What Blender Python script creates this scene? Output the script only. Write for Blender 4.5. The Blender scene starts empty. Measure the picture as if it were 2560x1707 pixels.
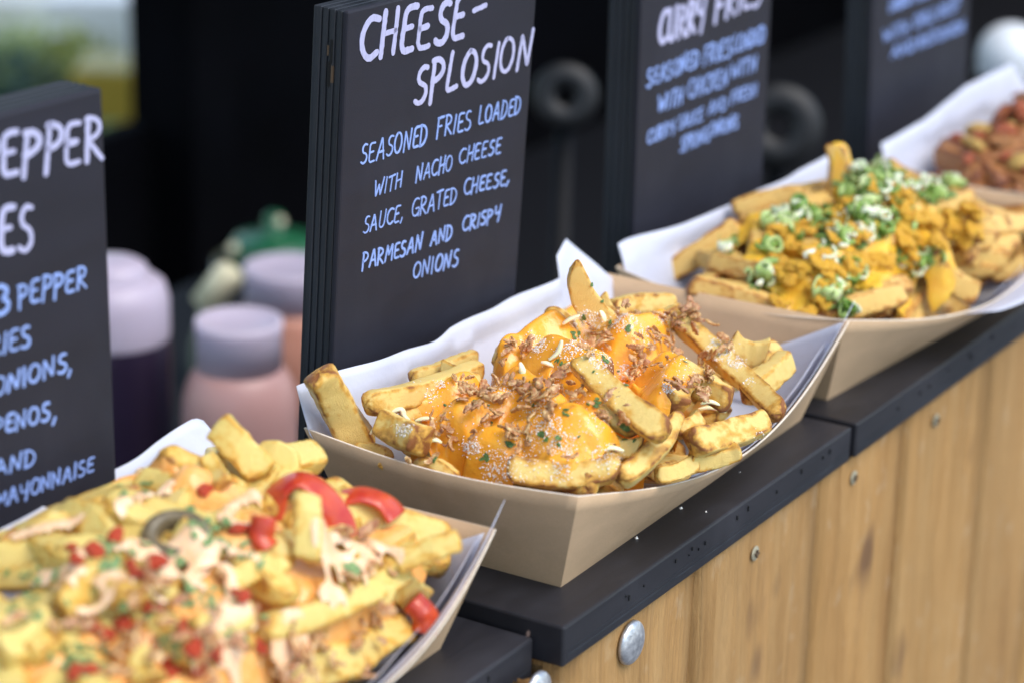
import bpy, bmesh, math, random
import numpy as np
from math import sin, cos, pi, radians
from mathutils import Vector, Matrix, Quaternion, noise
from mathutils.bvhtree import BVHTree

sc = bpy.context.scene
COL = sc.collection
# ------------------------------------------------------------------ camera, sky, sun, exposure
CAM = Vector((-0.786, -0.4552, 0.435))
YAW, PITCH, ROLL, FPX = 0.5509, 0.3332, 0.0241, 6241.3
_f = Vector((cos(YAW)*cos(PITCH), sin(YAW)*cos(PITCH), -sin(PITCH)))
_r = Vector((sin(YAW), -cos(YAW), 0))
_u = _r.cross(_f)
CR = _r*cos(ROLL) + _u*sin(ROLL)
CU = -_r*sin(ROLL) + _u*cos(ROLL)
cam_d = bpy.data.cameras.new('camera')
cam_d.sensor_width = 36; cam_d.lens = FPX/2560*36
cam_d.clip_start = .02; cam_d.clip_end = 300
cam_d.dof.use_dof = True
cam_d.dof.focus_distance = 1.085
cam_d.dof.aperture_fstop = 5.7
cam_d.dof.aperture_blades = 9
cam = bpy.data.objects.new('camera', cam_d); COL.objects.link(cam)
m = Matrix((CR, CU, -_f)).transposed().to_4x4(); m.translation = CAM
cam.matrix_world = m
sc.camera = cam

SUN_EL, SUN_ROT = radians(58), radians(182)
w = bpy.data.worlds.new('World'); sc.world = w; w.use_nodes = True
nt = w.node_tree
sky = nt.nodes.new('ShaderNodeTexSky'); sky.sky_type = 'NISHITA'; sky.sun_disc = False
sky.sun_elevation = SUN_EL; sky.sun_rotation = SUN_ROT; sky.dust_density = .7; sky.air_density = 1.25
bg = nt.nodes['Background']; bg.inputs['Strength'].default_value = .125
nt.links.new(sky.outputs[0], bg.inputs['Color'])
sd = bpy.data.lights.new('sun', 'SUN'); sd.energy = 1.35; sd.angle = radians(40); sd.color = (1, .93, .82)
sun = bpy.data.objects.new('sun', sd); COL.objects.link(sun)
sdir = Vector((sin(SUN_ROT)*cos(SUN_EL), cos(SUN_ROT)*cos(SUN_EL), sin(SUN_EL)))
sun.rotation_euler = sdir.to_track_quat('Z', 'Y').to_euler(); sun.location = (0, -2, 4)
sc.view_settings.view_transform = 'Standard'; sc.view_settings.look = 'None'
sc.view_settings.exposure = 1.22; sc.view_settings.gamma = 1; sc.view_settings.use_curve_mapping = False

# ------------------------------------------------------------------ helpers
def ray(px, py):
    return (_f + CR*((px-1280)/FPX) - CU*((py-853.5)/FPX))
def at(px, py, z):                      # sight line met with a level surface
    d = ray(px, py); return CAM + d*((z-CAM.z)/d.z)
def at_d(px, py, dist): return CAM + ray(px, py)*dist
def tag(o, label=None, cat=None, group=None, kind=None):
    if label: o['label'] = label
    if cat: o['category'] = cat
    if group: o['group'] = group
    if kind: o['kind'] = kind
    return o
def link(name, me, mats, parent=None, smooth=False):
    for mm in (mats if isinstance(mats, (list, tuple)) else [mats]): me.materials.append(mm)
    if smooth: me.polygons.foreach_set('use_smooth', [True]*len(me.polygons))
    o = bpy.data.objects.new(name, me); COL.objects.link(o)
    if parent: o.parent = parent
    return o
def from_py(name, v, f):
    me = bpy.data.meshes.new(name); me.from_pydata([tuple(p) for p in v], [], f); me.update(); return me
def bm_mesh(name, bm):
    me = bpy.data.meshes.new(name); bm.normal_update(); bm.to_mesh(me); bm.free(); return me
def empty(name, loc=(0, 0, 0), rz=0):
    o = bpy.data.objects.new(name, None); o.empty_display_size = .02
    o.location = loc; o.rotation_euler = (0, 0, rz); COL.objects.link(o); return o
def add_box(bm, lo, hi, M=None, bev=0, seg=2):
    r = bmesh.ops.create_cube(bm, size=1)
    for v in r['verts']:
        v.co = Vector(((lo[i]+hi[i])/2 + v.co[i]*(hi[i]-lo[i]) for i in range(3)))
    if bev:
        es = list({e for v in r['verts'] for e in v.link_edges})
        g = bmesh.ops.bevel(bm, geom=es, offset=bev, segments=seg, affect='EDGES', profile=.5)
        vs = list({v for f in g['faces'] for v in f.verts} | {v for v in r['verts'] if v.is_valid})
    else: vs = r['verts']
    if M is not None:
        for v in vs: v.co = M @ v.co
    return vs
def lathe(prof, n=40):
    v, f = [], []
    for (r, z) in prof:
        for k in range(n): a = 2*pi*k/n; v.append((r*cos(a), r*sin(a), z))
    for i in range(len(prof)-1):
        for k in range(n):
            k2 = (k+1) % n; f.append((i*n+k, i*n+k2, (i+1)*n+k2, (i+1)*n+k))
    f.append(tuple(range(n-1, -1, -1))); f.append(tuple(range((len(prof)-1)*n, len(prof)*n)))
    return v, f

# settled heaps of chips: kind, place, turn of each
PILES = {"VAR":[[0.0769,0.0168,0.0148],[0.0897,0.0168,0.0152],[0.0532,0.0156,0.0153],[0.078,0.0176,0.0124],[0.0708,0.0146,0.0139],[0.075,0.0136,0.0128],[0.0632,0.0176,0.0147],[0.0584,0.0171,0.0125],[0.0767,0.0141,0.012],[0.0869,0.0144,0.0128],[0.0913,0.0174,0.013],[0.0905,0.0159,0.0144],[0.0602,0.0177,0.0144],[0.0907,0.0175,0.013]],"a":[[2,[0.0384,0.0437,0.0082],[0.636,0.636,0.31,0.31]],[3,[0.0986,0.0386,0.0092],[0.687,-0.687,-0.167,0.167]],[0,[0.1575,0.1031,0.0088],[0.077,0.077,-0.703,-0.703]],[10,[0.1493,-0.0286,0.0701],[0.56,0.753,-0.207,-0.278]],[0,[0.0201,0.0844,0.017],[0.143,-0.716,0.683,0.014]],[4,[0.2126,0.116,0.0192],[0.756,0.634,0.089,-0.138]],[10,[0.2516,0.1057,0.0392],[0.236,-0.75,-0.514,-0.344]],[6,[0.045,0.0412,0.0278],[0.535,0.596,-0.091,-0.591]],[7,[0.1548,0.027,0.0089],[0.062,-0.062,-0.704,0.704]],[2,[0.2287,0.0259,0.0175],[0.174,-0.953,0.163,-0.188]],[11,[0.1494,0.079,0.0265],[0.602,0.535,0.395,0.442]],[3,[0.2035,0.0899,0.0285],[0.55,0.702,-0.084,-0.444]],[9,[0.1996,0.0721,0.018],[0.73,0.559,-0.136,-0.369]],[6,[0.1644,0.0089,0.0475],[0.554,-0.408,-0.43,-0.584]],[4,[0.1669,0.0436,0.0295],[0.355,-0.011,-0.885,0.301]],[5,[0.1978,0.0469,0.0287],[0.42,0.5,0.432,0.621]],[7,[0.139,0.1624,0.0676],[0.018,0.123,-0.982,0.144]],[9,[0.0909,0.1018,0.0133],[0.961,0.223,-0.019,0.161]],[9,[0.1308,0.024,0.0266],[0.055,-0.174,0.589,0.787]],[0,[0.2525,0.029,0.0361],[0.672,-0.409,-0.22,-0.577]],[4,[0.0776,0.0813,0.025],[0.073,0.25,-0.54,0.801]],[3,[0.1023,0.0686,0.0201],[0.157,-0.168,-0.059,-0.971]],[8,[0.0667,0.0704,0.0159],[0.066,0.222,0.671,0.704]],[6,[0.227,0.0494,0.0284],[0.308,-0.823,-0.346,0.328]],[2,[0.067,0.0338,0.0241],[0.629,-0.103,-0.368,-0.677]]],"b":[[13,[0.1642,0.0806,0.0092],[0.144,0.144,0.692,0.692]],[9,[0.0401,0.0555,0.0186],[0.225,-0.391,0.589,-0.67]],[12,[0.1029,0.0187,0.025],[1.0,0.017,-0.007,-0.002]],[0,[0.1127,0.0535,0.0088],[0.387,0.387,-0.592,-0.592]],[2,[0.0756,0.0384,0.0082],[0.674,0.674,0.215,0.215]],[12,[0.0971,0.0931,0.017],[0.181,-0.159,0.037,0.97]],[13,[0.2081,0.0299,0.0406],[0.639,0.183,-0.683,-0.303]],[7,[0.2482,0.0995,0.025],[0.436,-0.457,0.769,-0.103]],[9,[0.1169,0.1138,0.016],[0.057,0.011,-0.882,0.468]],[10,[0.0585,0.0492,0.0091],[0.667,-0.667,-0.235,0.235]],[10,[0.1349,0.0488,0.0366],[0.408,-0.205,-0.581,0.674]],[0,[0.1316,0.0369,0.0196],[0.034,-0.985,0.072,0.155]],[12,[0.0225,0.0877,0.0093],[0.5,-0.5,-0.5,0.5]],[0,[0.1046,0.1067,0.0305],[0.954,0.293,0.048,-0.031]],[1,[0.224,0.0747,0.0088],[0.376,-0.376,-0.599,0.599]],[2,[0.1893,0.0394,0.0176],[0.261,0.484,-0.51,-0.662]],[3,[0.1872,0.0074,0.057],[0.732,0.111,-0.664,-0.101]],[0,[0.1388,0.0806,0.0294],[0.55,-0.258,-0.692,0.391]],[0,[0.2751,0.0757,0.0745],[0.888,-0.064,0.13,-0.436]],[13,[0.1979,0.0815,0.0224],[0.267,0.271,0.859,0.344]],[7,[0.1736,0.0529,0.0263],[0.537,0.549,0.441,0.464]],[1,[0.2372,0.0689,0.0255],[0.327,0.496,0.71,0.378]],[5,[0.1841,0.0348,0.0427],[0.359,-0.062,0.087,-0.927]],[2,[0.1516,0.0528,0.044],[0.315,0.329,0.592,0.665]],[6,[0.1032,0.0352,0.049],[0.19,-0.071,0.786,-0.583]],[10,[0.1244,0.0233,0.0568],[0.099,0.982,0.153,0.046]],[7,[0.0443,0.0106,0.0401],[0.101,-0.082,-0.552,-0.824]],[1,[0.0693,0.0438,0.0263],[0.771,-0.562,-0.175,0.241]],[6,[0.1799,0.0948,0.0373],[0.161,0.759,0.601,-0.194]],[13,[0.0708,0.0889,0.0376],[0.231,-0.156,0.848,0.45]]],"c":[[3,[0.2022,0.0318,0.0217],[0.47,0.828,0.305,-0.008]],[7,[0.0458,0.0906,0.0066],[0.0,-0.16,-0.987,-0.0]],[12,[0.093,0.0905,0.0076],[0.966,-0.0,0.0,-0.258]],[13,[0.2208,0.1156,0.0284],[0.963,0.025,-0.253,0.094]],[3,[0.2326,0.0116,0.0396],[0.348,0.495,0.652,-0.458]],[1,[0.2035,0.0917,0.008],[0.0,-0.081,0.997,0.0]],[6,[0.2505,0.0145,0.0333],[0.342,0.49,0.652,-0.467]],[11,[0.0249,0.0143,0.0405],[0.876,-0.097,0.429,0.197]],[1,[0.1323,0.1132,0.011],[0.801,0.599,0.004,-0.01]],[13,[0.1741,0.0559,0.0276],[0.36,0.586,-0.399,-0.607]],[12,[0.0624,0.1164,0.0204],[0.15,0.108,0.571,-0.8]],[9,[0.0599,0.0525,0.0068],[0.0,0.995,0.097,0.0]],[10,[0.0342,0.0821,0.0357],[0.389,0.411,-0.587,-0.579]],[4,[0.1159,0.0189,0.0187],[0.163,0.044,-0.985,-0.036]],[2,[0.1253,0.0937,0.016],[0.15,0.049,-0.458,0.875]],[2,[0.205,0.0887,0.0238],[0.045,-0.045,-0.706,0.706]],[13,[0.0472,0.0593,0.0201],[0.836,-0.002,-0.002,-0.548]],[9,[0.1596,0.0723,0.0209],[0.686,0.121,0.117,-0.708]],[12,[0.2004,0.125,0.0467],[0.055,-0.074,0.802,0.591]],[0,[0.2069,0.1029,0.0383],[0.134,0.216,0.953,-0.168]],[12,[0.1281,0.0975,0.0325],[0.879,-0.154,0.074,-0.445]],[12,[0.0812,0.0431,0.0201],[0.563,-0.414,0.606,-0.381]]]}
# ------------------------------------------------------------------ materials
class N:
    def __init__(s, name):
        s.m = bpy.data.materials.new(name); s.m.use_nodes = True
        s.t = s.m.node_tree; s.b = s.t.nodes['Principled BSDF']
    def n(s, ty, **kw):
        x = s.t.nodes.new(ty)
        for k, v in kw.items():
            if k in x.inputs: x.inputs[k].default_value = v
            else: setattr(x, k, v)
        return x
    def l(s, a, b): s.t.links.new(a, b)
    def coord(s, scale=(1, 1, 1), obj=True):
        c = s.n('ShaderNodeTexCoord'); mp = s.n('ShaderNodeMapping'); mp.inputs['Scale'].default_value = scale
        s.l(c.outputs['Object' if obj else 'Generated'], mp.inputs[0]); return mp.outputs[0]
    def noise(s, vec, scale, detail=4, rough=.55):
        x = s.n('ShaderNodeTexNoise'); x.inputs['Scale'].default_value = scale; x.inputs['Detail'].default_value = detail; x.inputs['Roughness'].default_value = rough
        s.l(vec, x.inputs['Vector']); return x.outputs['Fac']
    def ramp(s, fac, stops):
        x = s.n('ShaderNodeValToRGB'); e = x.color_ramp.elements
        while len(e) < len(stops): e.new(.5)
        for i, (p, c) in enumerate(stops):
            e[i].position = p; e[i].color = (*c, 1) if len(c) == 3 else c
        s.l(fac, x.inputs[0]); return x.outputs[0]
    def rng(s, fac, a, b, c=0, d=1):
        x = s.n('ShaderNodeMapRange'); x.inputs[1].default_value = a; x.inputs[2].default_value = b; x.inputs[3].default_value = c; x.inputs[4].default_value = d
        s.l(fac, x.inputs[0]); return x.outputs[0]
    def mix(s, fac, a, b, mode='MIX'):
        x = s.n('ShaderNodeMix', data_type='RGBA', blend_type=mode)
        for sock, v in ((x.inputs['Factor'], fac), (x.inputs[6], a), (x.inputs[7], b)):
            if hasattr(v, 'is_output'): s.l(v, sock)
            else: sock.default_value = (*v, 1) if isinstance(v, (tuple, list)) and len(v) == 3 else v
        return x.outputs[2]
    def math(s, op, a, b=0):
        x = s.n('ShaderNodeMath', operation=op)
        for sock, v in ((x.inputs[0], a), (x.inputs[1], b)):
            if hasattr(v, 'is_output'): s.l(v, sock)
            else: sock.default_value = v
        return x.outputs[0]
    def col(s, v):
        if hasattr(v, 'is_output'): s.l(v, s.b.inputs['Base Color'])
        else: s.b.inputs['Base Color'].default_value = (*v, 1)
    def set(s, **kw):
        for k, v in kw.items():
            k = {'rough': 'Roughness', 'spec': 'Specular IOR Level', 'metal': 'Metallic', 'sss': 'Subsurface Weight', 'coat': 'Coat Weight', 'trans': 'Transmission Weight', 'sheen': 'Sheen Weight'}.get(k, k)
            if hasattr(v, 'is_output'): s.l(v, s.b.inputs[k])
            else: s.b.inputs[k].default_value = v
    def sss(s, wt, scale, rad=(1, .4, .15)):
        s.set(sss=wt); s.b.inputs['Subsurface Scale'].default_value = scale; s.b.inputs['Subsurface Radius'].default_value = rad
    def bump(s, h, dist, strength=1):
        x = s.n('ShaderNodeBump'); x.inputs['Distance'].default_value = dist; x.inputs['Strength'].default_value = strength
        s.l(h, x.inputs['Height']); s.l(x.outputs[0], s.b.inputs['Normal'])
    def attr(s, name):
        x = s.n('ShaderNodeAttribute'); x.attribute_name = name; return x.outputs['Fac']
    def rand(s): return s.n('ShaderNodeObjectInfo').outputs['Random']

def simple(name, col, rough=.5, nscale=None, amp=.25, bump=0, **kw):
    a = N(name)
    if nscale:
        f = a.noise(a.coord(), nscale)
        a.col(a.ramp(f, [(.3, tuple(c*(1-amp) for c in col)), (.7, tuple(min(1, c*(1+amp)) for c in col))]))
        if bump: a.bump(f, bump)
    else: a.col(col)
    a.set(rough=rough, **kw); return a.m

def fry_mat(name, pale, gold, brown, wet=0.0, crust_gain=1.0):
    a = N(name); v = a.coord()
    cr = a.attr('crust'); pn = a.noise(v, 150, 3, .6); cr = a.math('MULTIPLY', cr, a.rng(pn, .34, .62, .30, 1.15))
    n1 = a.noise(v, 260, 5); n2 = a.noise(v, 2300, 4, .65); n3 = a.noise(v, 90, 2)
    k = a.math('ADD', a.math('MULTIPLY', cr, .95*crust_gain), a.math('MULTIPLY', a.math('SUBTRACT', n1, .5), .62))
    k = a.math('ADD', k, a.math('MULTIPLY', a.math('SUBTRACT', n3, .5), .36))
    k = a.math('ADD', k, a.math('MULTIPLY', a.math('SUBTRACT', a.rand(), .5), .16))
    base = a.ramp(k, [(.17, pale), (.36, gold), (.74, brown)])
    sp = a.rng(n2, .62, .70)
    base = a.mix(a.math('MULTIPLY', sp, .5), base, (.42, .16, .03))
    a.col(base)
    a.set(rough=a.rng(n1, .3, .7, .30-.10*wet, .60-.3*wet), spec=.5, coat=.12+.3*wet); a.b.inputs['Coat Roughness'].default_value = .22
    a.sss(.12, .0022, (1, .55, .18))
    a.bump(a.math('ADD', n2, a.math('MULTIPLY', n1, .9)), .0008, .85)
    return a.m
M_FRY = fry_mat('fry_golden', (.90, .64, .20), (.78, .42, .065), (.30, .10, .018))
M_FRY_WET = fry_mat('fry_sauced', (.90, .68, .20), (.84, .48, .07), (.45, .17, .03), .6, .8)
M_FRY_DEEP = fry_mat('fry_deep_gold', (.82, .52, .14), (.64, .30, .05), (.26, .085, .018), .1)

M_FRY_CHILLI = fry_mat('fry_chilli', (.50, .22, .07), (.36, .12, .03), (.16, .04, .015), .3)
def sauce_mat(name, c1, c2, rough=.22):
    a = N(name); v = a.coord(); n1 = a.noise(v, 120, 3); n2 = a.noise(v, 900, 3)
    a.col(a.ramp(n1, [(.3, c1), (.7, c2)])); a.set(rough=rough, spec=.5); a.sss(.25, .004, (1, .4, .1))
    a.bump(a.math('ADD', n1, a.math('MULTIPLY', n2, .2)), .0012, .6); return a.m
M_CHEESE = sauce_mat('cheese_sauce', (.95, .375, .028), (.97, .45, .045), .16)
M_MAYO = sauce_mat('orange_mayonnaise', (.84, .36, .075), (.92, .50, .17), .18)
M_MAYO_PALE = sauce_mat('pale_mayonnaise', (.90, .52, .26), (.95, .68, .45), .2)
M_CURRY = sauce_mat('curry_sauce', (.72, .36, .025), (.88, .54, .055), .3)
M_BBQ = sauce_mat('red_brown_sauce', (.20, .045, .02), (.42, .13, .04), .25)
M_ONION = None
def onion_mat():
    a = N('crispy_onion'); v = a.coord(); n1 = a.noise(v, 420, 4)
    c = a.ramp(n1, [(.28, (.24, .08, .03)), (.47, (.48, .22, .08)), (.68, (.84, .56, .27))])
    dk = a.rng(a.rand(), .35, 1, .0, .5); c = a.mix(dk, c, (.30, .12, .075))
    a.col(c); a.set(rough=.42, spec=.45); a.sss(.3, .003, (1, .5, .2)); a.bump(n1, .0008, .8); return a.m
M_ONION = onion_mat()
M_SHRED = simple('grated_cheese', (.90, .80, .52), .35); 
_s = M_SHRED.node_tree.nodes['Principled BSDF']; _s.inputs['Subsurface Weight'].default_value = .5; _s.inputs['Subsurface Scale'].default_value = .004
M_PARM = simple('parmesan_powder', (.93, .90, .84), .8)
M_HERB = simple('herb_green', (.085, .16, .035), .6, 900, .4)
M_HERB2 = simple('herb_pale_green', (.19, .29, .10), .6, 700, .35)
M_PEPPER = sauce_mat('red_pepper', (.46, .03, .018), (.66, .10, .03), .2)
M_JAL = simple('jalapeno_skin', (.145, .11, .06), .35, 200, .3)
def spring_mat():
    a = N('spring_onion'); v = a.coord(); n1 = a.noise(v, 150, 3)
    k = a.math('ADD', a.math('MULTIPLY', a.rand(), .75), a.math('MULTIPLY', n1, .3))
    a.col(a.ramp(k, [(.12, (.09, .17, .03)), (.34, (.26, .40, .08)), (.56, (.52, .62, .24)), (.78, (.80, .83, .62))]))
    a.set(rough=.3); a.sss(.2, .004, (.5, 1, .3)); return a.m
M_SPRING = spring_mat()
M_SPRING2 = simple('herb_mid_green', (.16, .25, .05), .5, 300, .5)
M_CHICK = sauce_mat('curried_chicken', (.66, .26, .02), (.90, .56, .05), .38)
M_CHUNK = sauce_mat('chilli_chunk', (.30, .05, .03), (.55, .16, .05), .3)

def kraft_mat(name, c):
    a = N(name); v = a.coord((1, 1, 2.2)); n1 = a.noise(v, 45, 5, .6); n2 = a.noise(v, 900, 3); n3 = a.noise(a.coord((1, 1, 1)), 14, 2)
    f = a.math('ADD', a.math('MULTIPLY', n1, .6), a.math('MULTIPLY', n3, .4))
    base = a.ramp(f, [(.3, tuple(x*.86 for x in c)), (.68, tuple(x*1.10 for x in c))])
    base = a.mix(a.rng(n2, .35, .7, 0, .3), base, tuple(x*.75 for x in c))
    fb = a.noise(a.coord((1, 1, 5)), 520, 5, .8); base = a.mix(a.rng(fb, .56, .72, 0, .4), base, tuple(x*.62 for x in c)); st = a.noise(a.coord(), 22, 3, .6); base = a.mix(a.rng(st, .60, .72, 0, .28), base, (.36, .22, .11))
    a.col(base); a.set(rough=.62, spec=.3); a.bump(a.math('ADD', n2, fb), .0003, .4); return a.m
M_KRAFT = kraft_mat('kraft_card', (.61, .415, .25))
M_KEDGE = simple('kraft_cut_edge', (.74, .64, .52), .7, 600, .12)
def paper_mat():
    a = N('greaseproof_paper'); v = a.coord(); n1 = a.noise(v, 38, 4); n2 = a.noise(v, 600, 3)
    a.col(a.ramp(n1, [(.3, (.77, .785, .89)), (.7, (.85, .865, .95))])); a.set(rough=.5, spec=.35)
    a.bump(a.math('ADD', n1, a.math('MULTIPLY', n2, .08)), .003, .35)
    tr = a.n('ShaderNodeBsdfTranslucent'); tr.inputs[0].default_value = (.85, .85, .9, 1)
    mx = a.n('ShaderNodeMixShader'); mx.inputs[0].default_value = .36
    a.l(a.b.outputs[0], mx.inputs[1]); a.l(tr.outputs[0], mx.inputs[2]); a.l(mx.outputs[0], a.t.nodes['Material Output'].inputs[0]); return a.m
M_PAPER = paper_mat()
def black_mat(name, scl, c1=(.012, .012, .015), c2=(.026, .025, .031), rough=.42, haze=.16):
    a = N(name); v = a.coord(scl); n1 = a.noise(v, 60, 5); n2 = a.noise(a.coord(), 1400, 3, .7); n3 = a.noise(a.coord(), 9, 3)
    base = a.ramp(a.math('ADD', a.math('MULTIPLY', n1, .55), a.math('MULTIPLY', n3, .45)), [(.32, c1), (.68, c2)])
    base = a.mix(a.rng(n2, .80, .86, 0, .35), base, (.22, .21, .22))
    hz = a.noise(a.coord((1, 1, .5)), 17, 5, .62); base = a.mix(a.rng(hz, .5, .8, 0, haze), base, (.12, .12, .14))
    a.col(base); a.set(rough=a.rng(n1, .3, .7, rough-.06, rough+.12), spec=.36)
    a.bump(a.math('ADD', n1, a.math('MULTIPLY', n2, .5)), .0005, .55); return a.m
M_BLACK = black_mat('black_painted_ply', (.16, 1, 1))
M_SIGN = black_mat('chalkboard_face', (.25, 1, 1), (.0125, .0122, .019), (.021, .0205, .032), .66, .10)
M_SIGN_EDGE = black_mat('chalkboard_edge', (1, 1, .06), (.010, .012, .015), (.034, .038, .048), .5)
def wood_mat():
    a = N('rough_sawn_timber'); bt = a.attr('board')
    cb = a.n('ShaderNodeCombineXYZ'); a.l(a.math('MULTIPLY', bt, 3.7), cb.inputs[1]); a.l(a.math('MULTIPLY', bt, 9.1), cb.inputs[2])
    def vec(sc_):
        c = a.coord(sc_); x = a.n('ShaderNodeVectorMath', operation='ADD'); a.l(c, x.inputs[0]); a.l(cb.outputs[0], x.inputs[1]); return x.outputs[0]
    wob = a.noise(vec((1, 1, .35)), 9, 3)
    w0 = a.n('ShaderNodeVectorMath', operation='SCALE'); w0.inputs[0].default_value = (.05, 0, 0); a.l(wob, w0.inputs['Scale'])
    def wvec(sc_):
        x = a.n('ShaderNodeVectorMath', operation='ADD'); a.l(vec(sc_), x.inputs[0]); a.l(w0.outputs[0], x.inputs[1]); return x.outputs[0]
    n1 = a.noise(wvec((1, 1, .06)), 95, 7, .68); n0 = a.noise(vec((1, 1, .3)), 13, 4, .6); nf = a.noise(wvec((1, 1, .022)), 380, 5, .75); ns = a.noise(vec((1, 1, .8)), 60, 4)
    f = a.math('ADD', a.math('MULTIPLY', n1, .62), a.math('MULTIPLY', n0, .5))
    base = a.ramp(f, [(.34, (.22, .10, .033)), (.44, (.42, .215, .07)), (.56, (.51, .28, .10)), (.76, (.61, .37, .155))])
    base = a.mix(a.rng(nf, .50, .72, 0, .5), base, (.24, .13, .055))
    base = a.mix(a.rng(ns, .60, .75, 0, .35), base, (.70, .56, .38))
    kn = a.noise(vec((1, 1, .5)), 24, 2); base = a.mix(a.rng(kn, .66, .76, 0, .8), base, (.12, .058, .035))
    base = a.mix(a.rng(bt, 0, 1, 0, .35), base, (.38, .225, .10))
    a.col(base); a.set(rough=.75, spec=.22); a.bump(a.math('ADD', n1, nf), .003, .9); return a.m
M_WOOD = wood_mat()
M_DARKWOOD = simple('dark_timber', (.11, .07, .04), .8, 60, .5)
M_GALV = None
def galv():
    a = N('galvanised_steel'); v = a.coord(); n = a.noise(v, 330, 3)
    a.col(a.ramp(n, [(.3, (.34, .35, .38)), (.7, (.72, .73, .76))])); a.set(rough=.42, metal=.75); a.bump(n, .0008, .6); return a.m
M_GALV = galv()
M_ZINC = simple('zinc_screw', (.42, .38, .27), .5, 500, .3, metal=.3)
def paint_mat(name, c, streak):
    a = N(name); n = a.noise(a.coord(streak), 700, 4, .7); n2 = a.noise(a.coord(), 260, 2)
    a.col(a.mix(a.rng(n, .45, .85, 0, .55), c, tuple(x*.45 for x in c))); a.set(rough=.6, spec=.3); return a.m
M_TITLE = paint_mat('lavender_paint_pen', (.49, .49, .71), (1, 1, .25))
M_DESC = paint_mat('blue_chalk_pen', (.31, .44, .86), (1, 1, .6))
M_WALL = simple('stall_black_wall', (.0016, .0016, .0026), .9, 6, .5, spec=.08)
M_STEEL_TOP = simple('dark_worktop', (.008, .008, .010), .6, spec=.2)
M_GRASS = simple('grass', (.20, .28, .08), .9, 3, .4)
M_ROAD = simple('tarmac', (.12, .12, .125), .9, 5, .3)
# ------------------------------------------------------------------ setting
g = link('ground', from_py('ground', [(-60, -60, -1), (60, -60, -1), (60, 60, -1), (-60, 60, -1)], [(0, 1, 2, 3)]), M_ROAD); tag(g, kind='structure')
lawn = link('lawn', from_py('lawn', [(2.6, 2.6, -.996), (30, 2.6, -.996), (30, 40, -.996), (2.6, 40, -.996)], [(0, 1, 2, 3)]), M_GRASS); tag(lawn, kind='structure')
bm = bmesh.new(); add_box(bm, (-2.2, .1, -.99), (3.8, 1.9, -.97)); fl = link('floor', bm_mesh('floor', bm), M_WALL); tag(fl, kind='structure')

# stall shell: back wall with an open left end, right end wall, flat roof on the back
bm = bmesh.new(); add_box(bm, (1.555, 1.50, -.968), (3.78, 1.55, 1.098))
tag(link('stall_back_wall', bm_mesh('bw', bm), M_WALL), 'black painted back wall of the food stall behind the signs', 'wall')
bm = bmesh.new(); add_box(bm, (3.72, .3, -.968), (3.77, 1.497, 1.098))
tag(link('stall_end_wall', bm_mesh('ew', bm), M_WALL), 'black end wall closing the stall interior at the right', 'wall')
bm = bmesh.new(); add_box(bm, (-2.2, .24, 1.10), (3.85, 1.95, 1.14))
tag(link('stall_roof', bm_mesh('rf', bm), M_WALL), 'flat black roof over the inside of the food stall', 'roof')
bm = bmesh.new(); add_box(bm, (1.530, 1.43, -.968), (1.61, 1.497, 1.098), bev=.004)
tag(link('stall_post', bm_mesh('po', bm), M_WALL), 'black square post at the open end of the back wall', 'post')
d_ = ray(290, 335); zt_ = CAM.z+d_.z*(1.5-CAM.y)/d_.y
bm = bmesh.new(); add_box(bm, (-1.2, 1.50, -.968), (1.529, 1.53, zt_))
tag(link('stall_half_wall', bm_mesh('hw', bm), M_WALL), 'low black half wall closing the open end of the stall left of the post', 'wall')
# inner worktop that the sauce bottles stand on
wt = empty('worktop', (0, 0, 0)); tag(wt, 'dark inner worktop carrying the sauce bottles behind the counter', 'worktop')
bm = bmesh.new(); add_box(bm, (-.4, .40, -.33), (3.2, 1.0, -.30), bev=.003); link('worktop_board', bm_mesh('wt', bm), M_STEEL_TOP, wt)
for x in (-.3, 3.1):
    for y in (.47, .93):
        bm = bmesh.new(); add_box(bm, (x-.02, y-.02, -.968), (x+.02, y+.02, -.332)); link('leg', bm_mesh('leg', bm), M_STEEL_TOP, wt)

# far daylight things seen past the open end
def far_box(name, label, cat, px, py, d, size, mat, rz=-1.02, bev=.01):
    p = at_d(px, py, d); bm = bmesh.new()
    sx, sy, sz = size; add_box(bm, (-sx/2, -sy/2, 0), (sx/2, sy/2, sz), bev=bev)
    o = link(name, bm_mesh(name, bm), mat); o.location = (p.x, p.y, p.z); o.rotation_euler = (0, 0, rz); return tag(o, label, cat)
M_PALE = simple('pale_stone', (.50, .52, .52), .7, 4, .2)
M_WHITE = simple('white_plastic', (.75, .77, .80), .35)
M_YEL = simple('yellow_plastic', (.72, .46, .05), .4)
M_HEDGE = simple('hedge_leaf', (.06, .12, .035), .6, 30, .5)

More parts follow.
